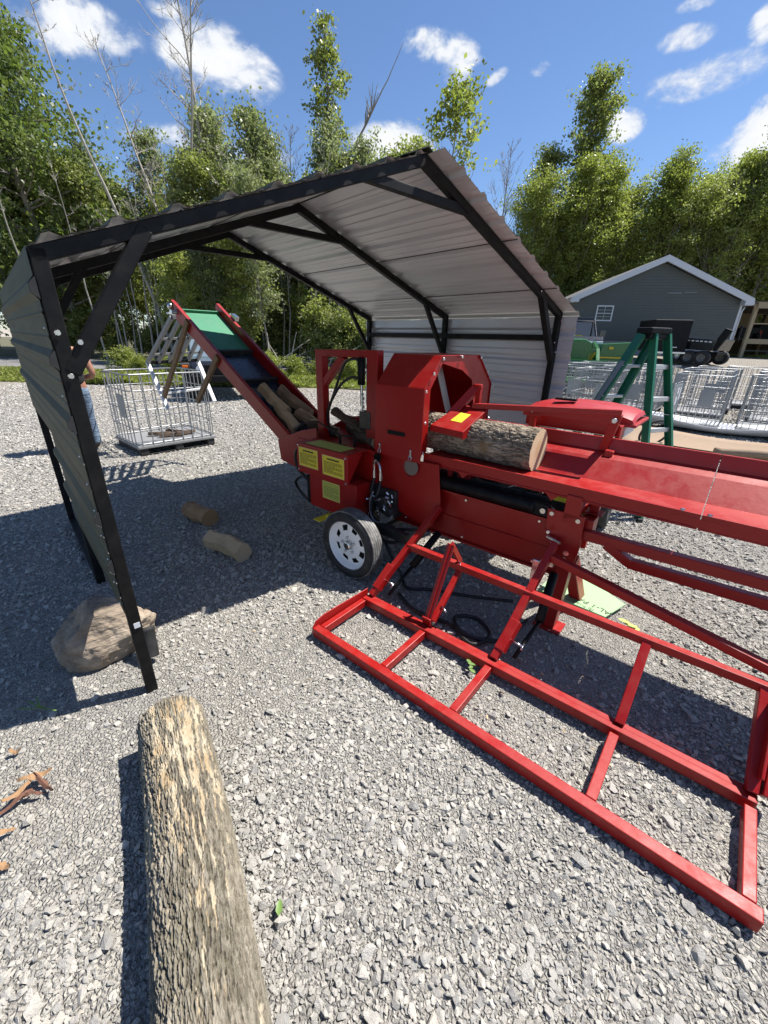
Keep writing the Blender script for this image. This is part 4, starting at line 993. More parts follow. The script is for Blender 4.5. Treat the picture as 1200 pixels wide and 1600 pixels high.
def make_tree(kind, h, r0, base, nlimb, ncl, nleaf, upr, spread, leaf, lsz, seed, lean=0, bark=None, fork=False, dead=False, sig=.35):
    r = random.Random(seed); rg = np.random.default_rng(seed); mb = MB()
    def path(p, d, ln, n, wob, up_):
        P = [p.copy()]; d = d.normalized()
        for k in range(n):
            d = (d+Vector((r.gauss(0, wob), r.gauss(0, wob), r.gauss(0, wob)+up_))).normalized(); P.append(P[-1]+d*ln/n)
        return P
    tips = []
    trunks = []
    if fork: dirs = [Vector((-.02, 0, 1)), Vector((.24, .05, 1))]
    else: dirs = [Vector((lean, r.uniform(-.05, .05), 1))]
    for di, dv in enumerate(dirs):
        if di == 0: P = path(Vector((0, 0, 0)), dv, h, 12, .045, .02)
        else: P = path(trunks[0][7], Vector((.62, .05, 1)), h*.42, 12, .05, .015)
        trunks.append(P); rk = r0*(1 if di == 0 else .45)
        mb.tube(P, [rk*(1-.88*(k/12)**.9) for k in range(13)], 7, False)
    per = max(1, nlimb//len(trunks))
    for ti_, P in enumerate(trunks):
        for k in range(per if ti_ == 0 else 12):
            f = base+(1-base)*((k+r.random())/per)**.9*.97; i = min(11, int(f*12)); p = P[i].lerp(P[i+1], f*12-i)
            a = r.uniform(0, 2*PI); rel = (f-base)/(1-base); env = (1 if ti_ == 0 else .5)*spread*((math.sin(PI*min(1, .18+rel*.80))**.7) if upr < 1.25 else min(1, .45+rel*2.2)*(1.02-rel)**.62+.10)*r.uniform(.55, 1.25)
            d = Vector((math.cos(a), math.sin(a), upr*r.uniform(.6, 1.4)))
            Q = path(p, d, env*(1+upr*.35), 5, .16, .07*upr)
            rr = r0*(1-.8*f)*.42; mb.tube(Q, [max(.006, rr*(1-.85*j/5)) for j in range(6)], 4, False)
            lf_ = not (fork and ti_ == 1)
            if lf_:
                for j in range(2, 6): tips.append((Q[j], .8))
            for s_ in range(2 if not dead else 4):
                j = r.randint(1, 4); d2 = (Q[j+1]-Q[j]).normalized()+Vector((r.gauss(0, .6), r.gauss(0, .6), r.gauss(.2, .4)))
                Q2 = path(Q[j], d2, env*r.uniform(.3, .55), 3, .2, .08); mb.tube(Q2, [max(.005, rr*.4), max(.005, rr*.3), .006, .004], 3, False)
                if lf_:
                    for q_ in Q2[1:]: tips.append((q_, 1))
                if dead:
                    for _ in range(3):
                        j2 = r.randint(0, 2); d3 = d2.normalized()+Vector((r.gauss(0, .6), r.gauss(0, .6), .2)); mb.tube(path(Q2[j2], d3, env*.25, 2, .2, .1), [.008, .006, .003], 3, False)
    tm = bpy.data.meshes.new('trunk'); tm.from_pydata(mb.V, [], mb.F); tm.polygons.foreach_set('use_smooth', mb.Sm); tm.materials.append(bark or TRUNK); tm.update()
    cm_ = None
    if nleaf:
        cen = np.array([tuple(t[0]) for t in tips]); pick = rg.integers(0, len(cen), ncl)
        cl = cen[pick]+rg.normal(0, sig, (ncl, 3))*np.array([1, 1, .8]); csz = rg.uniform(.5, 1.3, ncl)*sig*.8
        ci_ = rg.integers(0, ncl, nleaf); pos = cl[ci_]+rg.normal(0, 1, (nleaf, 3))*csz[ci_, None]*np.array([1, 1, .7])
        pos[:, 2] = np.maximum(pos[:, 2], .15)
        ax_ = rg.normal(0, 1, (nleaf, 3)); ax_[:, 2] -= .35; ax_ /= np.linalg.norm(ax_, axis=1, keepdims=True)
        nm = rg.normal(0, 1, (nleaf, 3)); nm[:, 2] += 1.1; nm[:, 0] += .5; b_ = np.cross(ax_, nm); b_ /= np.linalg.norm(b_, axis=1, keepdims=True)+1e-9
        s_ = lsz*rg.uniform(.6, 1.35, nleaf)[:, None]
        V_ = np.stack([pos-ax_*s_*.5, pos+b_*s_*.32, pos+ax_*s_*.55, pos-b_*s_*.32], 1).reshape(-1, 3)
        F_ = np.arange(nleaf*4).reshape(-1, 4)
        cm_ = mesh_np('crown', V_, F_, [leaf])
        ct = rg.random(ncl); tint = np.repeat(np.clip(ct[ci_]*.6+rg.random(nleaf)*.4, 0, 1), 4)
        A_ = cm_.attributes.new('tint', 'FLOAT', 'POINT'); A_.data.foreach_set('value', tint.astype(np.float32))
    return (kind, tm, cm_, h)
KINDS = {}
def K(key, *a, **k): KINDS[key] = make_tree(*a, **k)
#        kind          h    r0  base nl ncl nleaf upr spread leaf lsz seed
K('sap1', 'young_tree', 9.5, .07, .22, 40, 330, 9500, 1.0, 1.45, LEAF_M, .145, 1, sig=.28)
K('sap2', 'young_tree', 11, .08, .25, 38, 300, 9500, 1.2, 1.35, LEAF_S, .14, 2, lean=.05, sig=.27)
K('sap3', 'young_tree', 8.5, .06, .14, 36, 340, 10000, .9, 1.6, LEAF_Y, .145, 3, lean=-.05, sig=.30)
K('sap4', 'young_tree', 12.5, .10, .25, 44, 420, 16000, 1.0, 1.8, LEAF_M, .18, 4, lean=.04, sig=.38)
K('oak', 'dense_tree', 15.5, .28, .10, 70, 900, 42000, .35, 4.4, LEAF_D, .22, 5, sig=.62)
K('pop1', 'poplar_tree', 13, .16, .10, 60, 420, 22000, 1.25, 2.9, LEAF_Y, .165, 6, lean=.08, sig=.38)
K('pop2', 'poplar_tree', 17, .18, .12, 70, 420, 19000, 1.4, 2.4, LEAF_M, .175, 7, lean=.10, sig=.36)
K('pop3', 'poplar_tree', 11.5, .14, .08, 54, 430, 22000, 1.1, 3.3, LEAF_Y, .155, 8, lean=.12, sig=.40)
K('dead1', 'bare_tree', 17.5, .15, .45, 26, 0, 0, .9, 1.8, None, 0, 9, lean=-.02, bark=TRUNKD, dead=True)
K('dead2', 'bare_tree', 15, .11, .50, 20, 0, 0, .9, 1.4, None, 0, 10, lean=-.10, bark=TRUNKD, dead=True)
K('dead3', 'bare_tree', 12, .10, .22, 44, 0, 0, 1.5, 2.2, None, 0, 11, lean=.10, dead=True)
K('pole', 'bare_tree', 14, .10, .7, 8, 0, 0, .8, .8, None, 0, 12, lean=-.16, bark=TRUNKD, dead=True)
K('forked', 'forked_tree', 18.5, .20, .38, 110, 190, 3800, 1.3, 1.9, LEAF_M, .20, 13, fork=True, sig=.26)
K('thin', 'slender_tree', 11.5, .10, .50, 24, 100, 2000, 1.2, 1.5, LEAF_Y, .18, 14, lean=.03, sig=.30)
K('bush', 'shrub', 2.6, .04, .03, 26, 220, 6500, .9, 1.1, LEAF_M, .13, 15, sig=.22)
K('bush2', 'shrub', 1.8, .03, .03, 22, 200, 5200, .6, 1.1, LEAF_Y, .12, 16, sig=.20)
def tree(key, x, y, s=1.0, rz=None, label=None, group=None, tilt=0, z=None):
    kind, tm, cm_, h = KINDS[key]; zz_ = terrain(x, min(y, 30)) if z is None else z
    t = thing(kind, label, 'shrub' if kind == 'shrub' else 'tree', (x, y, zz_-.05), rnd.uniform(0, 6.28) if rz is None else rz, group)
    t.scale = (s, s, s); t.rotation_euler.y = tilt
    put('trunk', tm, t)
    if cm_: put('crown', cm_, t)
    return t
# notable trees
tree('oak', -20.5, 29.5, 1.08, .4, 'tall dense dark green tree rising above the others at the far left')
tree('dead1', -10.2, 28.4, 1.12, .2, 'tall bare dead trunk standing against the white cloud left of the roof peak')
tree('pole', -12.8, 26.5, 1.25, 0, 'long leaning bare trunk beside the dark green tree', tilt=-.02)
tree('dead2', -12.6, 29.0, 1.15, 1.2, 'thin forked bare trunk leaning just right of the long leaning one')
tree('dead2', -12.0, 27.6, 1.22, 4.0, 'bare twin stemmed trunk above the silvery young trees')
tree('forked', -2.2, 30.2, 1.0, .15, 'tall forked tree with sparse leaves and one long bare limb behind the carport roof')
tree('dead3', -6.6, 29.6, 1.05, 2, 'small bare tree top beside the forked tree')
tree('thin', 2.5, 23.0, 1.0, .6, 'slender loose yellow green tree showing just right of the roof peak')
tree('dead3', 7.9, 37.5, 1.15, 1.0, 'bare grey tree in the gap right of the carport roof')
tree('dead3', 9.6, 38.8, .95, 2.4, 'smaller bare tree at the left edge of the poplars')
tree('pop2', 13.3, 37.8, 1.10, .3, 'tallest poplar rising behind the left end of the grey building')
tree('pole', -15.8, 20.8, .62, 1.0, 'pale leaning trunk at the left edge beyond the carport wall', tilt=.05)
gl, gr = 'trees along the woodland edge beyond the road', 'poplars and saplings behind the grey building'
LL = {'sap1': 'leafy young tree beyond the road', 'sap2': 'silvery young tree beyond the road', 'sap3': 'bright green young tree beyond the road', 'sap4': 'taller young tree beyond the road',
      'pop1': 'spring green poplar', 'pop2': 'tall mid green poplar', 'pop3': 'low bushy poplar', 'dead3': 'bare leafless tree among poplars', 'oak': 'dark dense tree'}
ti = 0
def rowt(x0, x1, y, n, keys, s0, s1, jit, grp):
    global ti
    for k in range(n):
        x = x0+(x1-x0)*(k+.5)/n+rnd.uniform(-jit, jit); key = keys[ti % len(keys)]; ti += 1
        yy = y+rnd.uniform(-jit, jit); az = math.degrees(math.atan2(x, yy))
        if grp is gl: zn = 'far left' if az < -38 else 'above the left roof eave' if az < -26 else 'over the conveyor' if az < -16 else 'behind the roof middle' if az < -7 else 'near the roof peak'
        else: zn = 'beside the carport roof' if az < 16 else 'over the building roof left half' if az < 25 else 'over the building roof right half' if az < 33 else 'over the timber shed'
        rw = 'front row' if y < 32 or (grp is gr and y < 37) else 'hindmost rows' if y > 40 else 'second row'
        tree(key, x, yy, rnd.uniform(s0, s1), None, LL[key]+', '+rw+', '+zn, grp)
rowt(-12.0, 1.0, 27.2, 15, ['sap1', 'sap2', 'sap3', 'sap1', 'sap3', 'sap2'], .88, 1.14, .7, gl)
rowt(-27, 1.0, 30.8, 22, ['sap2', 'sap1', 'sap3'], .98, 1.2, .9, gl)
rowt(-34, 2.5, 35, 18, ['sap4', 'sap1', 'sap2'], .82, 1.0, 1.2, gl)
rowt(-44, 2.5, 42, 16, ['sap4', 'sap1'], .85, 1.05, 1.5, gl)
rowt(-60, -25, 38, 10, ['oak', 'sap4'], .8, 1.0, 1.5, gl)
rowt(-11.0, -5.0, 23.0, 6, ['sap3', 'sap1', 'sap2'], .62, .82, .6, gl)
rowt(10.5, 30, 36.5, 14, ['pop3', 'pop1', 'pop1', 'pop3'], .78, 1.0, .8, gr)
rowt(12, 40, 41, 15, ['pop1', 'pop2', 'pop3', 'pop1'], .68, .86, 1.2, gr)
rowt(20, 48, 47, 14, ['pop2', 'pop1'], .62, .8, 1.5, gr)
rowt(22.0, 34, 34.5, 9, ['dead3', 'pop3', 'dead3', 'pop1', 'dead3'], .85, 1.08, .6, gr)
rowt(4, 12, 47, 6, ['pop3', 'sap1'], .55, .7, 1.0, gr)
K('stem', 'bare_tree', 9, .055, .45, 7, 0, 0, 1.0, .9, None, 0, 21, lean=.05, bark=TRUNKD, dead=True)
for k in range(44):
    x = -16+17*k/44+rnd.uniform(-.4, .4)
    tree('stem', x, 25.6+rnd.uniform(-1.2, 1.2), rnd.uniform(.7, 1.15), None, 'thin bare grey stem among the leafy young trees, '+('above the left roof eave' if x < -11 else 'above the conveyor' if x < -6 else 'behind the roof middle'), 'thin bare stems at the wood edge', rnd.uniform(-.07, .06))
for x, y, s_, k in ((-4.6, 29.0, 1.12, 'sap2'), (-1.0, 28.6, 1.08, 'sap1'), (-2.9, 28.2, .98, 'sap2'), (-9.2, 28.2, 1.15, 'sap2'), (-7.8, 28.0, 1.08, 'sap1')):
    tree(k, x, y, s_, None, {-4.6: 'silvery young tree left of the forked tree', -1.0: 'leafy young tree right of the forked tree', -2.9: 'silvery young tree at the foot of the forked tree', -9.2: 'silvery young tree beneath the tall dead trunk', -7.8: 'leafy young tree right of the tall dead trunk'}[x], gl)
# undergrowth
gb = 'bushes at the foot of the wood'
for k in range(34):
    x = -24+26*k/34+rnd.uniform(-.5, .5); y = 27.0 if x > -10 else 29.4
    tree('bush', x, y+rnd.uniform(-.6, .6)-(3.5 if (x > -4) else 0), rnd.uniform(.6, 1.15), None, 'leafy bush at the wood edge, '+('far left, left of the carport post' if x < -17 else 'seen between the carport post and its brace' if x < -13 else 'seen above the near wire cage' if x < -9 else 'behind the conveyor top' if x < -6 else 'behind the splitter arch and conveyor'), gb)
for k in range(15):
    tree('bush2', -11+.9*k+rnd.uniform(-.3, .3), 16.8+.03*max(0, -1+.9*k)**1.35+rnd.uniform(-.6, 1.6), rnd.uniform(.3, .6), None, 'low bright green bush on the verge, '+('left of the near wire cage' if k < 4 else 'behind the dark car' if k < 9 else 'behind the splitter arch'), gb)
for k in range(12):
    tree('bush', 20+1.6*k, 33.5+rnd.uniform(-.8, .8), rnd.uniform(.8, 1.3), None, 'leafy bush behind the open shed', gb)
# weeds on the verge
n_ = 60000; rg = np.random.default_rng(5)
wx = rg.uniform(-24, 3.2, n_); wb = .03*np.maximum(0, wx+10)**1.35; wy = rg.uniform(0, 1, n_)**1.25*5.6+14.55+wb
wh = rg.uniform(.04, .26, n_)*(1-.45*(wy-14.55-wb)/6)+.02
wh *= .55+.9*np.clip(np.sin(wx*1.1)+np.sin(wy*2.1+wx)+.6, 0, 1.6)/1.6
az = rg.uniform(0, 6.283, n_); ln_ = rg.normal(0, .4, n_); wd = rg.uniform(.02, .06, n_)
bx_, by_ = np.cos(az)*wd, np.sin(az)*wd
z0w = np.full(n_, .02)
V_ = np.stack([np.stack([wx-bx_, wy-by_, wh*.5], 1), np.stack([wx, wy, z0w], 1), np.stack([wx+bx_, wy+by_, wh*.6], 1), np.stack([wx+np.sin(az)*ln_*wh, wy+np.cos(az)*ln_*wh, wh], 1)], 1).reshape(-1, 3)
cm_ = mesh_np('weeds', V_, np.arange(n_*4).reshape(-1, 4), [LEAF_Y])
A_ = cm_.attributes.new('tint', 'FLOAT', 'POINT'); A_.data.foreach_set('value', np.repeat(rg.random(n_), 4).astype(np.float32))
tag(put('weeds', cm_), 'green weeds and grass along the verge by the road', 'grass', kind='stuff')
n_ = 14000; wx = rg.uniform(18.5, 24, n_); wy = rg.uniform(21.2, 24.2, n_)
wz = np.array([terrain(a, b) for a, b in zip(wx, wy)]); wh = rg.uniform(.03, .16, n_); az = rg.uniform(0, 6.283, n_); bx_, by_ = np.cos(az)*.04, np.sin(az)*.04
V_ = np.stack([np.stack([wx-bx_, wy-by_, wz+wh*.5], 1), np.stack([wx, wy, wz], 1), np.stack([wx+bx_, wy+by_, wz+wh*.6], 1), np.stack([wx, wy, wz+wh], 1)], 1).reshape(-1, 3)
cm_ = mesh_np('grass', V_, np.arange(n_*4).reshape(-1, 4), [LEAF_Y])
A_ = cm_.attributes.new('tint', 'FLOAT', 'POINT'); A_.data.foreach_set('value', np.repeat(rg.random(n_), 4).astype(np.float32))
tag(put('grass', cm_), 'short grass growing in front of the open shed', 'grass', kind='stuff')
# fallen branches at the edge of the wood
mb = MB(); r_ = random.Random(3)
for k in range(12):
    a = Vector((-4.9+r_.uniform(-1.2, 2.0), 21.5+r_.uniform(-.5, .8), .15)); d = Vector((r_.uniform(-1, 1), r_.uniform(-.3, .3), r_.uniform(.0, .8)))*1.6
    mb.tube([a, a+d*.5+Vector((0, 0, .15)), a+d+Vector((0, 0, .1)), a+d*1.5], [.04, .035, .02, .008], 5)
tag(mb.build('fallen_branches', TRUNKD), 'tangle of bare fallen branches at the wood edge behind the conveyor', 'branches', kind='stuff')
# ------------------------------------------------------------------ intermediate bulk container cages
def cage_parts(t, Wd=1.14, Dp=.98, H=1.16, plate=True, ncol=7, light=1):
    mb = MB(); z0 = .15; z1 = H; r_ = .0085*light; hr = [.17, .40, .66, .93, z1]
    def loop(z, rr):
        c = .06; P = [(-Wd/2+c, -Dp/2, z), (Wd/2-c, -Dp/2, z), (Wd/2, -Dp/2+c, z), (Wd/2, Dp/2-c, z), (Wd/2-c, Dp/2, z), (-Wd/2+c, Dp/2, z), (-Wd/2, Dp/2-c, z), (-Wd/2, -Dp/2+c, z), (-Wd/2+c, -Dp/2, z)]
        mb.tube(P, rr, 5, False)
    for z in hr: loop(z, r_*(1.25 if z in (hr[0], z1) else 1))
    for k in range(ncol+1):
        x = -Wd/2+.06+(Wd-.12)*k/ncol
        for y in (-Dp/2-.008, Dp/2+.008): mb.tube([(x, y, z0), (x, y, z1)], r_, 5, False)
    for k in range(ncol):
        y = -Dp/2+.06+(Dp-.12)*k/(ncol-1)
        for x in (-Wd/2-.008, Wd/2+.008): mb.tube([(x, y, z0), (x, y, z1)], r_, 5, False)
    mb.build('cage', STEEL, t)
    if plate:
        mb = MB(); mb.box((-Wd/2-.02, -.16, .70), (.003, .26, .34)); mb.build('label_plate', PLATE, t)
    mb = MB()
    for x in (-Wd/2+.07, 0, Wd/2-.07): mb.box((x, 0, .055), (.12, Dp, .09))
    mb.box((0, -Dp/2+.05, .012), (Wd, .09, .02)); mb.box((0, Dp/2-.05, .012), (Wd, .09, .02))
    mb.build('pallet_feet', RUBBER, t, .01)
    mb = MB(); mb.box((0, 0, .125), (Wd+.03, Dp+.03, .05)); mb.build('pallet_tray', PALT, t, .012)
PALT = simple('grey_pallet_tray', (.22, .225, .23), .6, metal=.1, var=.25, vscale=3, dust=.3, dustcol=(.40, .38, .34))
t = thing('bulk_container_cage', 'wire container cage on a pallet standing below the end of the conveyor', 'cage', (-3.60, 6.62, 0), R(48))
cage_parts(t, 1.16, .98, 1.15, ncol=7)
for k, (x, y, rz) in enumerate([(-.15, .05, .2), (-.02, -.1, .5), (.1, .1, -.2), (.2, -.05, .9)]):
    a = Matrix.Rotation(R(38), 3, 'Z') @ Vector((x, y, 0)); split(['orange split log lying left in the near cage', 'pale split log at the front of the near cage', 'split log lying across the back of the near cage', 'short split log at the right of the near cage'][k], (-3.52+a.x, 6.62+a.y, .19), (math.cos(rz), math.sin(rz), 0), .34, .08, .06, 0, 60+k, SPLITO if k % 2 else SPLITW, group='split logs in the wire cage')
proto = None
spots = [(5.0, 10.0, 50, 0), (6.3, 11.3, 44, 0), (8.05, 8.75, 52, 0), (7.05, 9.55, 49, 0), (5.95, 10.35, 47, 0), (4.95, 11.25, 46, 0), (4.0, 12.0, 44, 0), (9.2, 9.9, 55, 0), (8.1, 10.9, 48, 0), (7.0, 11.7, 50, 0), (6.0, 12.5, 42, 0),
         (10.4, 11.2, 60, 0), (9.3, 12.2, 52, 0), (8.0, 13.0, 40, 0), (6.9, 13.9, 47, 0), (5.2, 13.6, 44, 0), (9.0, 7.8, 60, 1), (10.4, 9.3, 75, 1), (10.9, 13.0, 66, 0), (11.8, 11.9, 40, 1)]
desc = ['front cage left of the ladder foot', 'cage squeezed between the two middle rows', 'nearest upright cage behind the cardboard', 'upright cage second from the white sheet', 'cage behind the green ladder', 'cage seen between the ladder legs', 'cage nearest the carport wall', 'second row cage at the far right', 'second row cage right of the ladder', 'second row cage behind the ladder', 'second row cage left of the ladder',
        'third row cage at the right', 'third row cage below the dump trailer', 'third row cage below the black box trailer', 'third row cage below the tractor', 'cage in the back row by the carport', 'cage tipped on its side at the right edge', 'tipped cage behind the one at the right edge', 'hindmost cage before the gravel rise', 'tilted cage at the back right']
for i, (x, y, a, st) in enumerate(spots):
    if proto is None:
        t = thing('bulk_container_cage', '', 'cage', (x, y, terrain(x, y)), R(a), 'empty wire cages stored on the right'); cage_parts(t, ncol=8, light=.95); proto = t
    else:
        t = copy_tree(proto); t.location = (x, y, terrain(x, y)); t.rotation_euler = (0, 0, R(a))
    t['label'] = 'empty grey wire container cage, '+desc[i]
    if st: t.rotation_euler = (R(90 if st == 1 else 0), R(8), R(a)); t.location.z += .55
# big spare plates stacked between cages
t = thing('metal_sheet', 'grey metal plate with three white papers fixed on a cage right of the ladder', 'panel', (6.1, 8.95, .0), R(48))
mb = MB(); mb.box((0, 0, .66), (1.15, .006, .62)); mb.build('plate', PLATE, t)
for k, (x, z, w, h) in enumerate([(-.30, .72, .30, .34), (.02, .83, .14, .12), (.02, .62, .14, .16), (.30, .75, .13, .26)]):
    mb = MB(); mb.box((x, -.006, z), (w, .003, h)); mb.build('paper_label', WHITE if k else PALT, t)

# ------------------------------------------------------------------ step ladder
t = thing('step_ladder', 'open green fibreglass step ladder with a black top behind the red trough', 'ladder', (0, 0, 0))
TA, TB_ = Vector((2.57, 4.36, 1.80)), Vector((2.77, 4.44, 1.80)); FA, FB = Vector((2.66, 3.93, 0)), Vector((3.12, 4.11, 0))
GA, GB = Vector((1.66, 4.36, 0)), Vector((2.12, 4.54, 0)); off = Vector((-.10, .03, 0))
def rail(p, q, w, h, upv):
    mb = MB(); d = (Vector(q)-Vector(p)).normalized(); u = Vector(upv)
    mb.bar(p, q, w, .006, u); s_ = d.cross(u).normalized()
    tt = s_.cross(d).normalized()
    for k in (-1, 1): mb.bar(Vector(p)+s_*w/2*k+tt*h/2, Vector(q)+s_*w/2*k+tt*h/2, .005, h, u)
    return mb.build('rail', GREENL, t)
lat = (TB_-TA).normalized()
rail(TA, FA, .070, .03, lat); rail(TB_, FB, .070, .03, -lat)
rail(TA+off, GA, .085, .03, lat); rail(TB_+off, GB, .085, .03, -lat)
for k in range(1, 6):
    f = k/6
    mb = MB(); mb.bar(TA.lerp(FA, f)+lat*.0, TB_.lerp(FB, f), .028 if k != 2 else .05, .045); mb.build('rear_brace' if 0 else 'step', ALU, t, .003)
    mb = MB(); mb.bar((TA+off).lerp(GA, f), (TB_+off).lerp(GB, f), .085, .028); mb.build('step', ALU, t, .003)
mb = MB(); cc_ = (TA+TB_+off)/2
mb.box(cc_+Vector((-.01, .005, .03)), (.17, .28, .055), rz=math.atan2(lat.y, lat.x)-PI/2); mb.box(cc_+Vector((-.01, .005, -.02)), (.13, .24, .06), rz=math.atan2(lat.y, lat.x)-PI/2)
mb.build('top_cap', BLACKT, t, .012)
mb = MB(); p, q = (TA+off).lerp(GA, .14), (TA+off).lerp(GA, .36); nrm_ = (q-p).cross(lat).normalized()
sd_ = -lat
mb.bar(p+sd_*.006, q+sd_*.006, .055, .002, lat); p, q = (TA+off).lerp(GA, .38), (TA+off).lerp(GA, .48); mb.bar(p+sd_*.006, q+sd_*.006, .055, .002, lat); mb.build('instruction_label', PALT, t)
mb = MB(); p, q = (TA+off).lerp(GA, .74), (TA+off).lerp(GA, .82); mb.bar(p+sd_*.006, q+sd_*.006, .05, .002, lat); mb.build('yellow_label', YELLOW, t)
mb = MB(); mb.bar(TA.lerp(FA, .42), (TA+off).lerp(GA, .42), .02, .006); mb.bar(TB_.lerp(FB, .42), (TB_+off).lerp(GB, .42), .02, .006); mb.build('spreader', ALU, t)
for p in (FA, FB, GA, GB):
    mb = MB(); mb.box(p+Vector((0, 0, .02)), (.05, .09, .04)); mb.build('foot', RUBBER, t, .006)

# ------------------------------------------------------------------ cardboard, liner, small things behind the trough
def flat(name, label, cat, poly, th, m_, z0=.02, curl=0, seed=0, sub=10):
    """a sheet of cardboard or plastic with gentle curling"""
    a, b, c_, d = [Vector((*p, 0)) for p in poly]; r = random.Random(seed); ph = r.uniform(0, 6)
    vs = []; n = sub
    for j in range(n+1):
        for i in range(n+1):
            p = (a.lerp(b, i/n)).lerp(d.lerp(c_, i/n), j/n)
            z = z0+curl*(.5+.5*math.sin(ph+i*.55))*(.4+.6*math.sin(j*.4+ph)**2)+curl*.8*(abs(j/n-.5)*2)**4
            vs.append((p.x, p.y, z))
    fs = [(j*(n+1)+i, j*(n+1)+i+1, (j+1)*(n+1)+i+1, (j+1)*(n+1)+i) for j in range(n) for i in range(n)]
    mb = MB(); mb.add(vs, fs, True); o = mb.build(name, m_); s_ = o.modifiers.new('thick', 'SOLIDIFY'); s_.thickness = th; s_.offset = 1
    return tag(o, label, cat)
flat('cardboard_sheet', 'large flattened brown cardboard box lying on the ground behind the trough', 'cardboard', [(4.1, 7.2), (6.7, 6.1), (7.2, 7.2), (4.9, 8.7)], .01, CARD, .03, .08, 1)
flat('cardboard_sheet', 'smaller brown cardboard sheet by the feet of the green ladder', 'cardboard', [(3.0, 5.6), (4.6, 5.9), (4.4, 7.0), (3.1, 6.8)], .01, CARD, .03, .10, 2)
flat('white_sheet', 'long white plastic sheet laid between the cages and the cardboard', 'plastic sheet', [(5.4, 9.35), (8.6, 7.05), (9.2, 7.7), (6.0, 9.9)], .008, WHITE, .05, .16, 3, 14)
mb = MB(); mb.tube(catmull([(5.3, 6.5, .14), (5.9, 6.25, .17), (6.4, 6.0, .13)]), [.07]*17, 10); tag(mb.build('cardboard_roll', CARD), 'rolled brown cardboard resting on the flattened box', 'cardboard')
mb = MB(); pts_ = [Vector((4.72, 7.2, .28))+Vector((math.cos(a)*.24, -math.sin(a)*.12, math.sin(a)*.24)) for a in np.arange(0, 6.4, .3)]; mb.tube(pts_, .02, 8); tag(mb.build('rubber_hoop', RUBBER), 'thin black rubber hoop standing behind the ladder', 'hoop')
# tyre behind the machine
t = thing('tyre', 'black tyre standing on the gravel behind the red trough post', 'tyre', tuple(mw(1.15, -2.42, 0)), R(-35)); t.scale = (.8, .8, .8)
mb = MB(); mb.revolve([(.14, -.07), (.16, -.085), (.24, -.09), (.27, -.06), (.275, 0), (.27, .06), (.24, .09), (.16, .085), (.14, .07), (.14, -.07)], (0, 0, .275), (1, 0, 0), 36); mb.build('tread', RUBBER, t)
mb = MB(); mb.revolve([(.14, .05), (.12, .03), (.05, .02), (.001, .02)], (0, 0, .275), (1, 0, 0), 24); mb.revolve([(.14, -.05), (.12, -.03), (.05, -.02), (.001, -.02)], (0, 0, .275), (1, 0, 0), 24); mb.build('rim', DARKST, t)

# pale green board with printing under the leg
t = thing('printed_board', 'pale green board printed with black letters lying under the machine leg', 'board', (0, 0, 0))
bc = [mw(1.67, -1.03, .03), mw(1.60, -.78, .03), mw(1.14, -.80, .03), mw(1.16, -1.28, .03), mw(1.22, -1.30, .03)]
mb = MB(); mb.prism(bc, (0, 0, .012)); mb.build('board', BOARDG, t, .002)
def text(s_, size, loc, rz, m_, parent, name='lettering', rx=0, ry=0):
    cu = bpy.data.curves.new('txt', 'FONT'); cu.body = s_; cu.size = size; cu.extrude = .0006; cu.align_x = 'CENTER'; cu.align_y = 'CENTER'
    o = bpy.data.objects.new('txt', cu); C.objects.link(o); bpy.context.view_layer.update()
    me = bpy.data.meshes.new_from_object(o.evaluated_get(bpy.context.evaluated_depsgraph_get())); bpy.data.objects.remove(o)
    me.materials.clear(); me.materials.append(m_); o = put(name, me, parent, loc); o.rotation_euler = (rx, ry, rz); return o
e_ = mw(1.66, -.93, 0)-mw(1.20, -1.03, 0); ang = math.atan2(-e_.y, -e_.x)
text('AL-1 PAR', .066, mw(1.49, -.862, .0435), ang, INK, t); text('(2) T-1001', .034, mw(1.45, -.812, .0435), ang, INK, t)

# leaves and bark scraps on the gravel
def leafobj(label, x, y, s_, m_, rz, n=1, z=.03):
    mb = MB(); r = random.Random(int(abs(x*100)))
    for k in range(n):
        a = r.uniform(0, 6.28) if n > 1 else 0; cx_, cy_ = (r.gauss(0, s_*.5), r.gauss(0, s_*.5)) if n > 1 else (0, 0)
        L_ = [(-.5, 0, 0), (-.2, .24, .05), (.2, .2, .06), (.5, 0, .02), (.2, -.2, .06), (-.2, -.24, .05)]
        mb.add([(cx_+(p[0]*math.cos(a)-p[1]*math.sin(a))*s_, cy_+(p[0]*math.sin(a)+p[1]*math.cos(a))*s_, p[2]*s_+.01*k) for p in L_]+[(cx_, cy_, -.02*s_+.01*k)], [(i, (i+1) % 6, 6) for i in range(6)], True)
    o = mb.build('leaf', m_); o.location = (x, y, z); o.rotation_euler = (0, 0, rz); return tag(o, label, 'leaf')
LG = simple('fresh_leaf', (.13, .22, .05), .5, var=.2); LYL = simple('yellow_leaf', (.42, .46, .12), .6, var=.15)
leafobj('single bright green leaf on the gravel right of the foreground log', -.30, .70, .045, LG, 1.7)
p = mw(1.16, .24, 0); leafobj('crumpled green leaf on the stones inside the lift frame', p.x, p.y, .045, LG, .4, 4)
p = mw(1.75, -.79, 0); leafobj('yellow green leaves on the gravel beside the printed board', p.x, p.y, .08, LYL, 1.2, 4)
mb = MB(); r_ = random.Random(8)
for k in range(6): mb.bar((0, 0, .01), (r_.uniform(-.1, .1), r_.uniform(-.05, .05), .03), .006, .002)
o = mb.build('grass_tuft', LG); o.location = (-1.62, 1.42, .02); tag(o, 'thin green grass blades on the gravel near the boulder', 'grass')
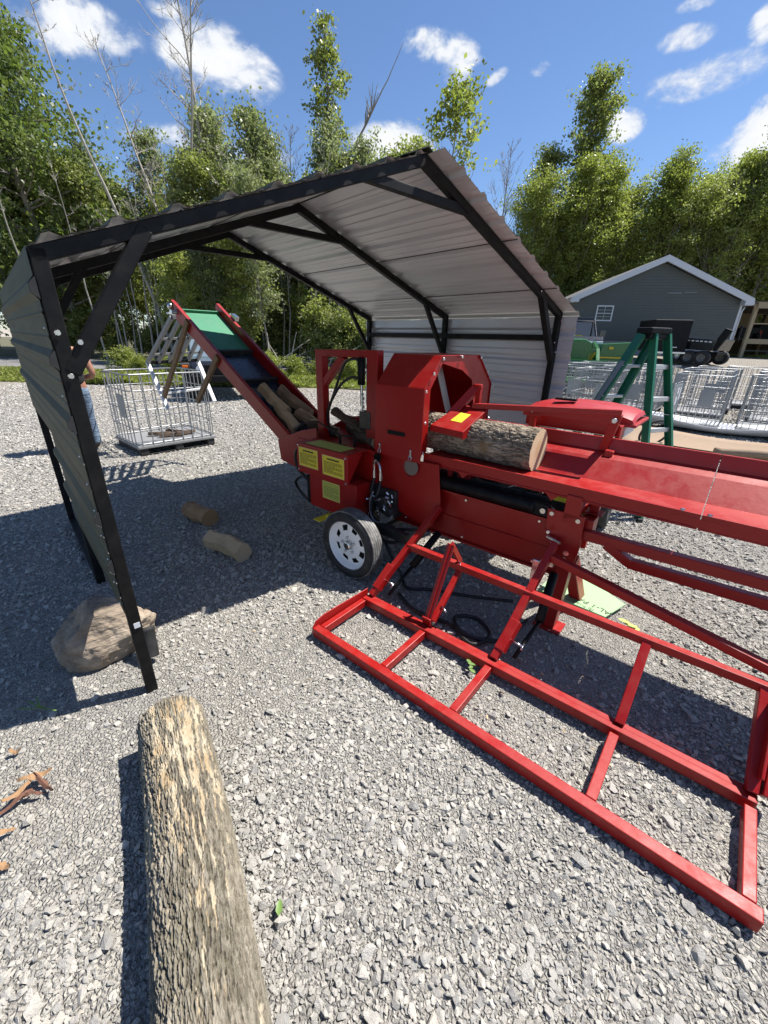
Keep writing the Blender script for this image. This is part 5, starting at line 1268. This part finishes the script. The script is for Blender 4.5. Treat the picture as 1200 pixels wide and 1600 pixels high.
def chip(label, x, y, ln_, w, rz, pitch, m_, seed, z=.03):
    r = random.Random(seed); mb = MB(); n = 10; vs = []
    for k in range(n+1):
        f = k/n; ww = w*(math.sin(PI*min(.97, max(.06, f)))**.6)*(1+r.uniform(-.2, .2)); xx = (f-.5)*ln_; h = .012*math.sin(f*5+seed)
        vs += [(xx, -ww/2+r.uniform(-.003, .003), h), (xx, 0, h+.010), (xx, ww/2+r.uniform(-.003, .003), h), (xx, 0, h-.002)]
    fs = [(4*k+a, 4*k+(a+1) % 4, 4*k+4+(a+1) % 4, 4*k+4+a) for k in range(n) for a in range(4)]
    mb.add(vs, fs); o = mb.build('bark_scrap', m_); o.location = (x, y, z); o.rotation_euler = (0, pitch, rz); return tag(o, label, 'bark scrap', 'torn bark scraps on the gravel')
BO = wood_mat('orange_bark_inside', (.42, .26, .13), (.26, .14, .07)); BD = wood_mat('reddish_bark', (.20, .09, .055), (.12, .06, .04))
chip('orange pointed bark scrap at the left edge, uppermost of the cluster', -1.375, 1.085, .11, .03, .5, -.15, BO, 1, .05)
chip('long reddish bark scrap pointing right at the left edge', -1.325, 1.062, .13, .02, -.45, .1, BD, 2, .04)
chip('orange bark scrap standing below the uppermost one', -1.40, 1.03, .11, .028, 1.2, .2, BO, 3, .04)
chip('grey brown bark scrap at the bottom of the cluster', -1.385, .995, .11, .02, .9, .0, BD, 4, .03)
chip('small dark bark scrap in front of the cluster', -1.35, 1.02, .08, .02, .3, .0, BD, 5, .03)
chip('small orange bark scrap lower at the left edge', -1.345, .885, .07, .02, .8, .0, BO, 6, .03)
chip('tiny orange bark scrap nearest the bottom at the left edge', -1.26, .79, .04, .025, .3, .0, BO, 7, .03)
chip('tiny yellow bark crumb above the cluster at the left edge', -1.56, 1.20, .04, .02, .3, .0, BO, 8, .03)

# chips of wood and bark litter round the machine and the log
r_ = random.Random(77); mb = MB()
for k in range(620):
    if k < 330: p = mw(r_.gauss(-.75, .7), r_.gauss(-.4, .7), 0)
    elif k < 540: p = Vector((-3.5+r_.gauss(0, .9), 6.2+r_.gauss(0, .7), 0))
    else: p = mw(r_.gauss(.8, .8), r_.gauss(-.3, .5), 0)
    l = r_.uniform(.006, .022); w = l*r_.uniform(.2, .5); mb.mi = 0 if r_.random() < .6 else 1
    mb.box((p.x, p.y, .014+r_.uniform(0, .008)), (l, w, .003), rot=Euler((r_.gauss(0, .3), r_.gauss(0, .3), r_.uniform(0, 6.28))))
tag(mb.build('wood_chips', [SPLITW, SPLITB]), 'scattered wood chips and bark litter around the machine', 'wood chips', kind='stuff')

# ------------------------------------------------------------------ grey gable building
HA = Vector((9.39, 23.3, 0)); hd = Vector((7.66, -1.1, 0)).normalized(); HRZ = math.atan2(hd.y, hd.x); HW = 7.68
t = thing('grey_building', 'dark grey clapboard building with a pale gable trim behind the parked vehicles', 'building', (HA.x, HA.y, 0), HRZ)
def siding():
    q, T, b, o = mat('dark_grey_siding'); ob = T.n('ShaderNodeTexCoord').outputs['Object']; s_ = T.n('ShaderNodeSeparateXYZ'); T.put(s_, 0, ob)
    f = T.m('FRACT', T.m('MULTIPLY', s_.outputs[2], 8.0))
    c = T.mix(T.noise(ob, 1.5, 4), (.070, .082, .080), (.088, .100, .097))
    T.put(b, 'Base Color', c); T.put(b, 'Roughness', .55); T.put(b, 'Normal', T.bump(f, 1.0, .02)); return q
SID = siding(); TRIM = simple('pale_trim', (.55, .57, .60), .55, var=.04); FND = simple('grey_foundation', (.30, .31, .32), .85, var=.1); SHING = simple('roof_shingles', (.10, .10, .10), .9, var=.3)
b0, ez, pz, px_ = 1.85, 3.72, 5.36, 3.72; DPT = 11.0
mb = MB(); mb.prism([(0, 0, b0), (HW-.02, 0, b0), (HW-.02, 0, ez), (px_, 0, pz), (0, 0, ez)], (0, .12, 0)); mb.prism([(HW-.02, .12, b0), (HW-.02, DPT, b0), (HW-.02, DPT, ez), (HW-.02, .12, ez)], (-.12, 0, 0)); mb.prism([(0, .12, b0), (0, DPT, b0), (0, DPT, ez), (0, .12, ez)], (.12, 0, 0)); mb.prism([(0, DPT, b0), (HW-.02, DPT, b0), (HW-.02, DPT, ez), (px_, DPT, pz), (0, DPT, ez)], (0, .12, 0)); mb.build('siding_wall', SID, t)
mb = MB(); z = b0
while z < pz-.1:      # every lap of the front is a real tilted board
    def xr(q): return (0 if q < ez else (q-ez)/sl1_, HW-.02 if q < ez else HW-.02-(q-ez)/sl2_)
    sl1_, sl2_ = (pz-ez)/px_, (pz-ez)/(HW-.02-px_); (xa, xb), (xc, xd) = xr(z), xr(min(pz-.01, z+.11))
    mb.prism([(xa+.004, -.018, z), (xb-.004, -.018, z), (xd-.004, -.003, z+.11), (xc+.004, -.003, z+.11)], (0, .0025, 0)); z += .11
mb.build('siding_boards', SID, t)
mb = MB(); mb.box((HW/2, .10, 1.35), (HW, .16, 1.0)); mb.box((HW-.12, DPT/2, 1.35), (.16, DPT, 1.0)); mb.build('foundation', FND, t)
sl1 = (pz-ez)/px_; sl2 = (pz-ez)/(HW-px_)
mb = MB(); e = .24
for y0_, y1_ in ((-.36, DPT+.3),):
    mb.prism([(-e, y0_, ez-e*sl1+.10), (px_, y0_, pz+.12), (px_, y0_, pz+.24), (-e, y0_, ez-e*sl1+.20)], (0, y1_-y0_, 0))
    mb.prism([(px_, y0_, pz+.12), (HW+e, y0_, ez-e*sl2+.10), (HW+e, y0_, ez-e*sl2+.20), (px_, y0_, pz+.24)], (0, y1_-y0_, 0))
mb.build('roof', SHING, t)
mb = MB()
mb.prism([(-e-.02, -.40, ez-e*sl1-.06), (px_, -.40, pz-.02), (px_, -.40, pz+.25), (-e-.02, -.40, ez-e*sl1+.21)], (0, .03, 0)); mb.prism([(px_, -.40, pz-.02), (HW+e+.02, -.40, ez-e*sl2-.06), (HW+e+.02, -.40, ez-e*sl2+.21), (px_, -.40, pz+.25)], (0, .03, 0))
mb.prism([(-e, -.37, ez-e*sl1+.07), (px_, -.37, pz+.09), (px_, -.37, pz+.115), (-e, -.37, ez-e*sl1+.095)], (0, .5, 0)); mb.prism([(px_, -.37, pz+.09), (HW+e, -.37, ez-e*sl2+.07), (HW+e, -.37, ez-e*sl2+.095), (px_, -.37, pz+.115)], (0, .5, 0))
mb.prism([(HW-.1, -.402, ez-.18), (HW+e+.04, -.402, ez-.18), (HW+e+.04, -.402, ez+.05), (HW-.1, -.402, ez+.12)], (0, .4, 0)); mb.prism([(.1, -.402, ez-.12), (-e-.04, -.402, ez-.12), (-e-.04, -.402, ez+.05), (.1, -.402, ez+.12)], (0, .4, 0))
mb.box((HW+e+.06, 5, ez-.10), (.12, 10.6, .12)); mb.build('gable_trim', TRIM, t)
mb = MB(); mb.box((HW-.02, -.012, 2.7), (.10, .03, 1.95)); mb.box((HW+.02, .05, 2.7), (.03, .12, 1.95)); mb.tube([(HW+.16, .0, 3.5), (HW+.10, .02, 3.3), (HW+.10, .02, 1.6)], .04, 8); mb.build('corner_board', TRIM, t)
mb = MB(); fx, fz, fw, fh = 1.50, 3.12, .74, .66; fr = .055
for (cx_, cz, w, h) in ((fx, fz+fh/2, fw+fr, fr), (fx, fz-fh/2, fw+fr, fr), (fx-fw/2, fz, fr, fh-fr), (fx+fw/2, fz, fr, fh-fr)): mb.box((cx_, -.03, cz), (w, .05, h))
mb.box((fx, -.026, fz), (fw-fr, .03, .03)); mb.box((fx, -.024, fz), (.012, .02, fh-fr)); mb.box((fx, -.025, fz+.15), (fw-fr, .018, .011)); mb.box((fx, -.025, fz-.15), (fw-fr, .018, .011))
WI = mb.build('window', WHITE, t); mb = MB(); mb.box((fx, -.018, fz), (fw-fr, .008, fh-fr)); mb.build('pane', simple('dark_glass', (.02, .025, .03), .1), WI)
mb = MB(); mb.box((4.55, -.021, 4.06), (.62, .006, .05)); mb.box((5.25, -.021, 4.10), (.55, .006, .04)); mb.build('faded_mark', simple('faded_grey_mark', (.20, .21, .22), .7), t)

# open wooden shed with a loft beside it
TIMB = simple('raw_timber', (.33, .26, .16), .8, var=.2, vscale=4); TIMD = simple('dark_plywood', (.10, .08, .055), .85, var=.2)
t = thing('timber_shed', 'open two level timber shed attached right of the grey building', 'shed', (HA.x+hd.x*8.25, HA.y+hd.y*8.25, 0), HRZ)
mb = MB(); mb.prism([(0, -.25, 3.62), (9, -.25, 3.45), (9, -.25, 3.56), (0, -.25, 3.74)], (0, 6.3, 0)); mb.build('roof', TIMD, t)
mb = MB(); mb.box((4.5, -.27, 3.56), (9, .04, .26)); mb.box((4.5, .0, 1.98), (9, .08, .22)); mb.build('beam', TIMB, t)
for x in (.10, 4.2, 8.4):
    for y in (0, 5.6):
        mb = MB(); mb.box((x, y, 2.35), (.15, .15, 2.6)); mb.build('post', TIMB, t)
mb = MB(); mb.box((4.5, 2.9, 2.08), (9, 5.7, .05)); mb.build('loft_floor', TIMD, t)
mb = MB(); mb.box((4.5, -.02, 2.78), (9, .05, .05)); mb.box((1.8, 5.55, 3.15), (3.6, .04, .9)); mb.box((1.0, 5.5, 2.5), (1.8, .04, .8)); mb.build('rail', TIMB, t)
mb = MB(); mb.box((4.5, 5.8, 1.6), (9, .05, 1.1)); mb.box((6.5, 5.8, 2.9), (5, .05, 1.5)); mb.build('back_wall', TIMD, t)
mb = MB()
for k in range(7): mb.box((2.75+.06*k, -.5-.12*(6-k)+.4, 1.20+.14*k), (.9, .20, .03))
mb.bar((2.2, -.62, 1.10), (2.6, .0, 2.10), .04, .16); mb.bar((3.15, -.62, 1.10), (3.5, .0, 2.10), .04, .16); mb.build('stair', TIMB, t)
def shedp(x, y, z): return HA+hd*(8.25+x)+Vector((-hd.y, hd.x, 0))*y+Vector((0, 0, z))
mb = MB(); mb.ball(shedp(1.4, 2.2, 2.45), .28, 10, 6, (1.2, .8, .8)); mb.box(shedp(1.7, 2.2, 2.35), (.5, .4, .4)); tag(mb.build('loft_bundle', simple('red_cloth', (.30, .05, .03), .8)), 'dark red bundle stored on the loft of the timber shed', 'bundle')
mb = MB(); mb.box(shedp(1.0, 1.6, 2.40), (.9, .5, .5)); mb.box(shedp(2.4, 2.8, 2.5), (.8, .6, .7)); mb.ball(shedp(1.35, 1.3, 2.26), .14); tag(mb.build('storage_boxes', BLACKT), 'black boxes stored on the loft of the timber shed', 'boxes')
mb = MB(); mb.box(shedp(1.6, 1.5, 1.55), (1.5, .5, .05)); mb.tube([shedp(1.0, 1.5, 1.25), shedp(1.0, 1.5, 1.55)], .03); mb.tube([shedp(2.2, 1.5, 1.25), shedp(2.2, 1.5, 1.55)], .03); tag(mb.build('low_bench', PALT), 'pale low bench in the dark space under the loft', 'bench')
mb = MB(); mb.box(shedp(3.1, -1.2, 1.25), (2.2, .5, .16)); tag(mb.build('white_beam', WHITE, None, .02), 'white painted beam lying on the grass by the stair of the shed', 'beam')

# ------------------------------------------------------------------ vehicles by the building
GLASS = simple('tinted_glass', (.03, .035, .04), .08, var=.05, spec=.8); CARB = simple('black_car_paint', (.012, .012, .014), .2, var=.1, coat=.8); JDG = simple('tractor_green', (.012, .12, .016), .3, var=.15, coat=.5, dust=.05)
JDY = simple('machine_yellow', (.55, .40, .02), .45)
def tyre(mb, c, ax, R_, W_, seg=24):
    mb.revolve([(R_*.55, W_*.45), (R_*.75, W_*.52), (R_*.94, W_*.48), (R_, W_*.38), (R_, -W_*.38), (R_*.94, -W_*.48), (R_*.75, -W_*.52), (R_*.55, -W_*.45)], c, ax, seg)
def rimd(mb, c, ax, R_, W_): mb.revolve([(R_*.56, W_*.46), (R_*.5, W_*.3), (R_*.2, W_*.22), (.001, W_*.22)], c, ax, 16)
def vwheel(parent, c, ax, R_, W_, rimm=None):
    a = MB(); tyre(a, c, ax, R_, W_); o = a.build('wheel', RUBBER, parent); b = MB(); rimd(b, c, ax, R_, W_); rimd(b, c, -Vector(ax), R_, W_); b.build('rim', rimm or ALU, o)
# pickup: faces the viewer
def pickup(label, x, y, rz, z):
    t = thing('pickup_truck', label, 'pickup', (x, y, z), rz)
    mb = MB(); side = [(-2.7, .55), (-2.7, 1.05), (-1.0, 1.12), (-.85, 1.15), (-.55, 1.78), (.75, 1.82), (1.35, 1.22), (2.55, 1.10), (2.75, .95), (2.75, .5)]
    mb.prism([(-.92, a, b) for a, b in [(-2.7, .5), (-2.7, 1.15), (2.55, 1.15), (2.75, 1.0), (2.75, .5)]], (1.84, 0, 0)); mb.build('body', CARB, t, .05)
    mb = MB(); mb.prism([(-.78, -.65, 1.82), (.78, -.65, 1.82), (.78, .60, 1.84), (-.78, .60, 1.84)], (0, 0, .04))
    for s_ in (-1, 1):
        mb.bar((s_*.80, .60, 1.84), (s_*.88, 1.35, 1.15), .06, .07); mb.bar((s_*.80, -.65, 1.84), (s_*.88, -.9, 1.15), .06, .1); mb.bar((s_*.80, -.02, 1.84), (s_*.88, -.02, 1.15), .05, .07)
    mb.build('cab_roof', CARB, t, .02)
    mb = MB(); mb.add([(-.78, .61, 1.82), (.78, .61, 1.82), (.86, 1.34, 1.16), (-.86, 1.34, 1.16)], [(0, 1, 2, 3)])
    for s_ in (-1, 1): mb.add([(s_*.79, .58, 1.82), (s_*.79, -.64, 1.82), (s_*.88, -.88, 1.15), (s_*.88, 1.3, 1.15)], [(0, 1, 2, 3)])
    mb.add([(-.78, -.66, 1.82), (.78, -.66, 1.82), (.86, -.9, 1.16), (-.86, -.9, 1.16)], [(0, 1, 2, 3)]); mb.build('windscreen', GLASS, t)
    mb = MB(); mb.box((0, 2.77, .82), (1.3, .04, .35)); mb.box((0, 2.80, .52), (1.9, .12, .2)); mb.build('grille', CHROME, t, .02)
    for s_ in (-1, 1):
        mb = MB(); mb.box((s_*.78, 2.74, .88), (.24, .06, .2)); mb.build('headlight', WHITEP, t, .02)
        mb = MB(); mb.box((s_*1.12, 1.15, 1.28), (.22, .12, .24)); mb.bar((s_*.9, 1.15, 1.2), (s_*1.05, 1.15, 1.25), .04, .04); mb.build('mirror', CARB, t, .02)
        for yy in (1.75, -1.75): vwheel(t, (s_*.86, yy, .40), (s_, 0, 0), .40, .26)
    return t
pickup('black pickup truck parked facing the yard behind the green tractor', 8.0, 19.8, R(165), terrain(8, 19.8))
# compact tractor with loader
t = thing('green_tractor', 'green compact tractor with a raised hood and front loader by the carport wall', 'tractor', (7.0, 16.6, terrain(7.0, 16.6)+.1), R(160)); t.scale = (1.1, 1.1, 1.02)
mb = MB(); mb.prism([(-.34, .2, .75), (-.38, .2, 1.40), (-.20, .2, 1.50), (.20, .2, 1.50), (.38, .2, 1.40), (.34, .2, .75)], (0, 1.5, -.05)); mb.build('hood', JDG, t, .04)
mb = MB(); mb.prism([(-.85, -.9, 1.35), (-.95, -1.5, .95), (-.95, -1.5, .85), (-.85, -.2, 1.0)], (.35, 0, 0)); mb.prism([(.5, -.9, 1.35), (.5, -1.5, .95), (.5, -1.5, .85), (.5, -.2, 1.0)], (.4, 0, 0)); mb.box((0, -.5, .85), (1.0, 1.2, .12)); mb.box((0, -.3, 1.15), (.7, .2, .5)); mb.build('fender', JDG, t, .03)
mb = MB()
for s_ in (-1, 1):
    mb.bar((s_*.55, .1, 1.35), (s_*.58, 1.4, 1.15), .09, .12); mb.bar((s_*.58, 1.4, 1.15), (s_*.6, 2.3, .55), .09, .12); mb.bar((s_*.52, .1, .5), (s_*.55, .1, 1.35), .1, .14)
mb.box((0, 1.45, 1.12), (1.1, .1, .1)); LO = mb.build('loader_arms', JDG, t, .01)
mb = MB(); mb.prism([(-.85, 2.3, .25), (-.85, 2.9, .2), (-.85, 2.95, .24), (-.85, 2.4, .35), (-.85, 2.3, .85), (-.85, 2.25, .85)], (1.7, 0, 0)); mb.build('bucket', JDG, LO, .01)
mb = MB()
for s_ in (-1, 1): mb.tube([(s_*.5, .3, .75), (s_*.56, 1.2, 1.1)], .035, 8)
mb.build('loader_ram', JDY, LO)
mb = MB(); mb.box((0, -.75, 1.15), (.45, .45, .12)); mb.box((0, -.95, 1.4), (.45, .1, .45)); mb.build('seat', JDY, t, .03)
mb = MB(); mb.tube([(-.5, -1.1, .9), (-.5, -1.1, 2.1), (.5, -1.1, 2.1), (.5, -1.1, .9)], .035, 8); mb.build('roll_bar', BLACKT, t)
for s_ in (-1, 1):
    vwheel(t, (s_*.75, -.9, .55), (s_, 0, 0), .55, .32, JDY); vwheel(t, (s_*.6, 1.2, .35), (s_, 0, 0), .35, .22, JDY)
t = thing('green_trailer', 'green flat fronted implement parked against the tractor', 'implement', (8.25, 16.0, terrain(8.4, 16.0)+.1), R(172)); t.scale = (.9, 1.0, 1.05)
mb = MB(); mb.prism([(-.75, 0, .35), (.75, 0, .35), (.55, 0, 1.28), (-.70, 0, 1.36)], (0, -.7, 0)); mb.build('cover', JDG, t, .03)
mb = MB(); mb.box((0, .05, .35), (1.5, .1, .08)); mb.box((0, .02, .85), (1.2, .04, .05)); mb.box((.2, .02, 1.15), (.18, .02, .08)); mb.build('trim', JDY, t, .01)
vwheel(t, (-.85, -.3, .3), (-1, 0, 0), .3, .2, JDY); vwheel(t, (.85, -.3, .3), (1, 0, 0), .3, .2, JDY)
# black box trailer and dump trailer
t = thing('box_trailer', 'plain black box trailer standing against the grey building wall', 'trailer', (12.15, 19.9, terrain(12.6, 19.9)), HRZ); t.scale = (.78, 1, 1)
mb = MB(); mb.box((0, 0, 1.05), (1.9, 1.6, 1.25)); mb.build('box', BLACKT, t, .04)
mb = MB(); mb.box((0, -.81, .38), (1.9, .04, .08)); mb.box((.2, -.84, .6), (.5, .02, .04)); mb.build('bumper', CHROME, t, .01)
for s_ in (-1, 1): vwheel(t, (s_*.7, -.5, .30), (0, -1, 0), .30, .2)
t = thing('dump_trailer', 'black dump trailer with tandem wheels and a row of reflectors by the grey building', 'trailer', (13.5, 19.4, terrain(13.5, 19.4)), HRZ-.95); t.scale = (.95, .85, .85)
mb = MB(); mb.prism([(-1.0, -.8, .75), (-1.15, -.8, 1.30), (1.1, -.8, 1.18), (1.0, -.8, .66)], (0, 1.6, 0)); mb.build('dump_bed', CARB, t, .02)
mb = MB(); mb.box((1.2, .75, 1.5), (.08, .08, .7)); mb.bar((1.0, -.7, .7), (1.38, -.7, 1.62), .10, .3); mb.bar((-1.1, 0, .55), (-1.9, 0, .5), .1, .1); mb.box((0, 0, .55), (2.2, .9, .12)); mb.build('frame', BLACKT, t, .01)
mb = MB()
for k in range(11): mb.box((-.95+.18*k, -.812, 1.17-.011*k), (.11, .012, .05))
mb.build('reflector_strip', WHITEP, t)
mb = MB(); mb.box((-1.15, -.3, .62), (.5, .5, .3)); mb.tube([(-1.35, -.5, .3), (-1.35, -.5, .95)], .05, 8); mb.build('toolbox', CHROME, t, .02)
for k in (.15, .72):
    vwheel(t, (k, -.85, .33), (0, -1, 0), .33, .2, TREAD); vwheel(t, (k, .85, .33), (0, 1, 0), .33, .2, TREAD)
# dark off road car behind the conveyor
t = thing('off_road_car', 'dark off-road car with an amber marker lamp parked behind the conveyor', 'car', (-5.3, 13.4, 0), R(205))
mb = MB(); mb.prism([(-.78, -1.9, .55), (-.78, -1.9, 1.05), (-.78, .55, 1.08), (-.78, 1.75, 1.02), (-.78, 1.9, .9), (-.78, 1.9, .55)], (1.56, 0, 0)); mb.build('body', CARB, t, .05)
for s_ in (-1, 1):
    for ya, yb in ((1.0, 1.95), (-1.9, -1.0)): mb = MB(); mb.prism([(s_*.78, ya, .85), (s_*.78, yb, .85), (s_*.78, yb, .96), (s_*.78, ya, .98)], (s_*.24, 0, 0)); mb.build('fender_flare', RUBBER, t, .02)
mb = MB(); mb.box((0, -.65, 1.72), (1.4, 2.2, .06))
for s_ in (-1, 1):
    mb.bar((s_*.70, .42, 1.70), (s_*.74, .68, 1.06), .05, .06); mb.bar((s_*.70, -.5, 1.70), (s_*.74, -.5, 1.06), .05, .06); mb.bar((s_*.70, -1.72, 1.70), (s_*.74, -1.85, 1.06), .05, .08)
mb.build('hard_top', CARB, t, .02)
mb = MB(); mb.add([(-.68, .43, 1.68), (.68, .43, 1.68), (.72, .68, 1.08), (-.72, .68, 1.08)], [(0, 1, 2, 3)]); mb.build('windscreen', simple('sky_glass', (.25, .32, .36), .06, spec=.9), t)
mb = MB(); mb.box((0, 2.0, .58), (1.7, .16, .18)); mb.box((0, 1.92, .8), (.9, .04, .28)); mb.build('bumper', BLACKT, t, .03)
for s_ in (-1, 1):
    mb = MB(); mb.box((s_*.90, 1.97, .90), (.14, .04, .06)); mb.build('marker_lamp', simple('amber_lamp', (.8, .16, .01), .3), t, .01)
    mb = MB(); mb.tube([(s_*.55, 1.90, .82), (s_*.55, 1.95, .82)], .10, 14); mb.build('headlight', WHITEP, t)
    for yy in (1.4, -1.4): vwheel(t, (s_*.82, yy, .40), (s_, 0, 0), .40, .27)
# ------------------------------------------------------------------ person behind the carport post
SKIN = simple('skin', (.36, .17, .11), .5, var=.06, spec=.4); TEE = simple('black_cotton', (.012, .012, .013), .9, var=.2)
def jeans_mat():
    q, T, b, o = mat('faded_denim'); ob = T.n('ShaderNodeTexCoord').outputs['Object']
    c = T.ramp(T.noise(T.v('MULTIPLY', ob, (1, 1, .5)), 7, 5, .65), [(.3, (.06, .09, .14)), (.55, (.13, .18, .25)), (.75, (.24, .31, .39))])
    T.put(b, 'Base Color', c); T.put(b, 'Roughness', .9); T.put(b, 'Normal', T.bump(T.noise(T.v('MULTIPLY', ob, (1, 1, 3)), 9, 4), .8, .03)); return q
JEAN = jeans_mat(); BOOT = simple('dark_boot_leather', (.05, .035, .03), .6); HAIR = simple('short_brown_hair', (.06, .04, .025), .8)
def skin(name, verts, edges, m_, parent, root=0, sub=2):
    me = bpy.data.meshes.new(name); me.from_pydata([v[0] for v in verts], edges, []); o = put(name, me, parent)
    md = o.modifiers.new('skin', 'SKIN'); md.use_smooth_shade = True
    for i, v in enumerate(verts):
        r_ = v[1]; me.skin_vertices[0].data[i].radius = r_ if isinstance(r_, tuple) else (r_, r_)
    me.skin_vertices[0].data[root].use_root = True
    o.modifiers.new('sub', 'SUBSURF').levels = sub; o.modifiers['sub'].render_levels = sub; me.materials.append(m_); return o
PT = thing('person', 'person in a black sleeveless shirt, blue jeans and dark boots standing behind the carport post', 'person', (-4.55, 6.12, 0), R(62))
# local frame: person faces +Y, their right hand side is +X
def arm(s_): 
    return [((s_*.19, 0, 1.42), .062), ((s_*.235, -.03, 1.30), .056), ((s_*.27, -.07, 1.12), .044), ((s_*.275, -.02, 1.08), .046), ((s_*.20, .12, 1.045), .038), ((s_*.10, .22, 1.06), .026), ((s_*.07, .26, 1.07), (.034, .018))]
V_ = [((0, 0, .98), (.15, .11)), ((0, 0, 1.12), (.135, .10)), ((0, .01, 1.30), (.16, .11)), ((0, 0, 1.42), (.13, .085)), ((0, -.005, 1.50), .056), ((0, .01, 1.57), .056), ((0, .015, 1.64), (.074, .088)), ((0, .01, 1.72), (.074, .090)), ((0, 0, 1.775), (.045, .055))]
E_ = [(i, i+1) for i in range(8)]
for s_ in (-1, 1):
    b0_ = len(V_); V_ += arm(s_); E_ += [(3, b0_)]+[(b0_+i, b0_+i+1) for i in range(6)]
    hb = b0_+6; V_ += []
    for k in range(4):
        f = len(V_); y_ = 1.095-.018*k; V_ += [((s_*.045, .285, y_), .0105), ((s_*.015, .295, y_-.004), .0095), ((-s_*.008, .283, y_-.006), .0085)]; E_ += [(hb, f), (f, f+1), (f+1, f+2)]
    f = len(V_); V_ += [((s_*.07, .275, 1.105), .0115), ((s_*.045, .30, 1.115), .0095)]; E_ += [(hb, f), (f, f+1)]
    b1 = len(V_); V_ += [((s_*.095, 0, .90), .095), ((s_*.105, .01, .70), .078), ((s_*.11, .02, .50), .058), ((s_*.115, 0, .33), .055), ((s_*.12, -.01, .12), .038), ((s_*.125, .08, .05), .036), ((s_*.13, .17, .04), .028)]
    E_ += [(0, b1)]+[(b1+i, b1+i+1) for i in range(6)]
BD_ = skin('body', V_, E_, SKIN, PT)
# face
mb = MB(); mb.ball((0, .105, 1.665), .017, 8, 6, (.8, 1.2, 1.5)); mb.ball((.085, .01, 1.67), .028, 8, 6, (.35, .8, 1.1)); mb.ball((-.085, .01, 1.67), .028, 8, 6, (.35, .8, 1.1)); mb.build('ears_and_nose', SKIN, PT)
mb = MB(); mb.ball((.033, .088, 1.695), .012, 8, 6); mb.ball((-.033, .088, 1.695), .012, 8, 6); mb.box((0, .096, 1.625), (.05, .01, .008)); mb.build('eyes', INK, PT)
mb = MB(); mb.ball((0, -.012, 1.735), .098, 16, 10, (.88, 1.02, .85)); mb.build('hair', HAIR, PT)
sv_ = [((0, 0, .93), (.185, .145)), ((0, 0, 1.10), (.175, .138)), ((0, .01, 1.30), (.190, .138)), ((0, 0, 1.41), (.135, .11)), ((.135, 0, 1.43), (.066, .07)), ((-.135, 0, 1.43), (.066, .07))]
skin('shirt', sv_, [(0, 1), (1, 2), (2, 3), (3, 4), (3, 5)], TEE, PT)
jv = [((0, 0, .99), (.16, .12)), ((0, 0, .90), (.15, .12))]; je = [(0, 1)]
for s_ in (-1, 1):
    b1 = len(jv); jv += [((s_*.10, 0, .82), .108), ((s_*.107, .01, .68), .096), ((s_*.112, .02, .50), .080), ((s_*.117, 0, .33), .077), ((s_*.12, -.01, .14), .072), ((s_*.12, -.01, .09), .074)]; je += [(1, b1)]+[(b1+i, b1+i+1) for i in range(5)]
skin('jeans', jv, je, JEAN, PT)
for s_ in (-1, 1):
    bv = [((s_*.12, -.03, .17), .055), ((s_*.12, -.02, .07), .055), ((s_*.127, .08, .05), (.05, .048)), ((s_*.132, .19, .04), (.045, .036))]
    skin('boot', bv, [(0, 1), (1, 2), (2, 3)], BOOT, PT, 1)
# split the little bolt meshes so that each head is its own part
def split_loose(o):
    me = o.data; n = len(me.vertices); par = list(range(n))
    def fd(a):
        while par[a] != a: par[a] = par[par[a]]; a = par[a]
        return a
    for p in me.polygons:
        v = p.vertices
        for k in v[1:]: par[fd(k)] = fd(v[0])
    gr_ = {}
    for p in me.polygons: gr_.setdefault(fd(p.vertices[0]), []).append(p)
    co = [v.co.copy() for v in me.vertices]; nm = o.name.split('.')[0]
    for g_ in gr_.values():
        idx = {}; V2 = []; F2 = []
        for p in g_:
            for v in p.vertices:
                if v not in idx: idx[v] = len(V2); V2.append(co[v])
            F2.append([idx[v] for v in p.vertices])
        m2 = bpy.data.meshes.new(nm); m2.from_pydata(V2, [], F2); m2.materials.append(me.materials[0]); m2.update()
        q = bpy.data.objects.new({'bolt_heads': 'bolt_head', 'hood_bolts': 'bolt_head', 'box_bolts': 'bolt_head', 'plate_bolts': 'bolt_head', 'rail_bolts': 'bolt_head', 'trough_bolts': 'bolt_head', 'sheet_screws': 'screw', 'valve_fittings': 'valve_fitting', 'hose_fittings': 'hose_fitting', 'chain': 'chain_link', 'gusset': 'gusset', 'cleats': 'cleat', 'leaf_spring': 'leaf_spring'}.get(nm, nm), m2)
        C.objects.link(q); q.parent = o.parent
    bpy.data.objects.remove(o)
for o in [q for q in bpy.data.objects if q.name.split('.')[0] in ('bolt_heads', 'hood_bolts', 'box_bolts', 'plate_bolts', 'rail_bolts', 'trough_bolts', 'sheet_screws', 'chain', 'cleats', 'valve_fittings', 'hose_fittings')]: split_loose(o)
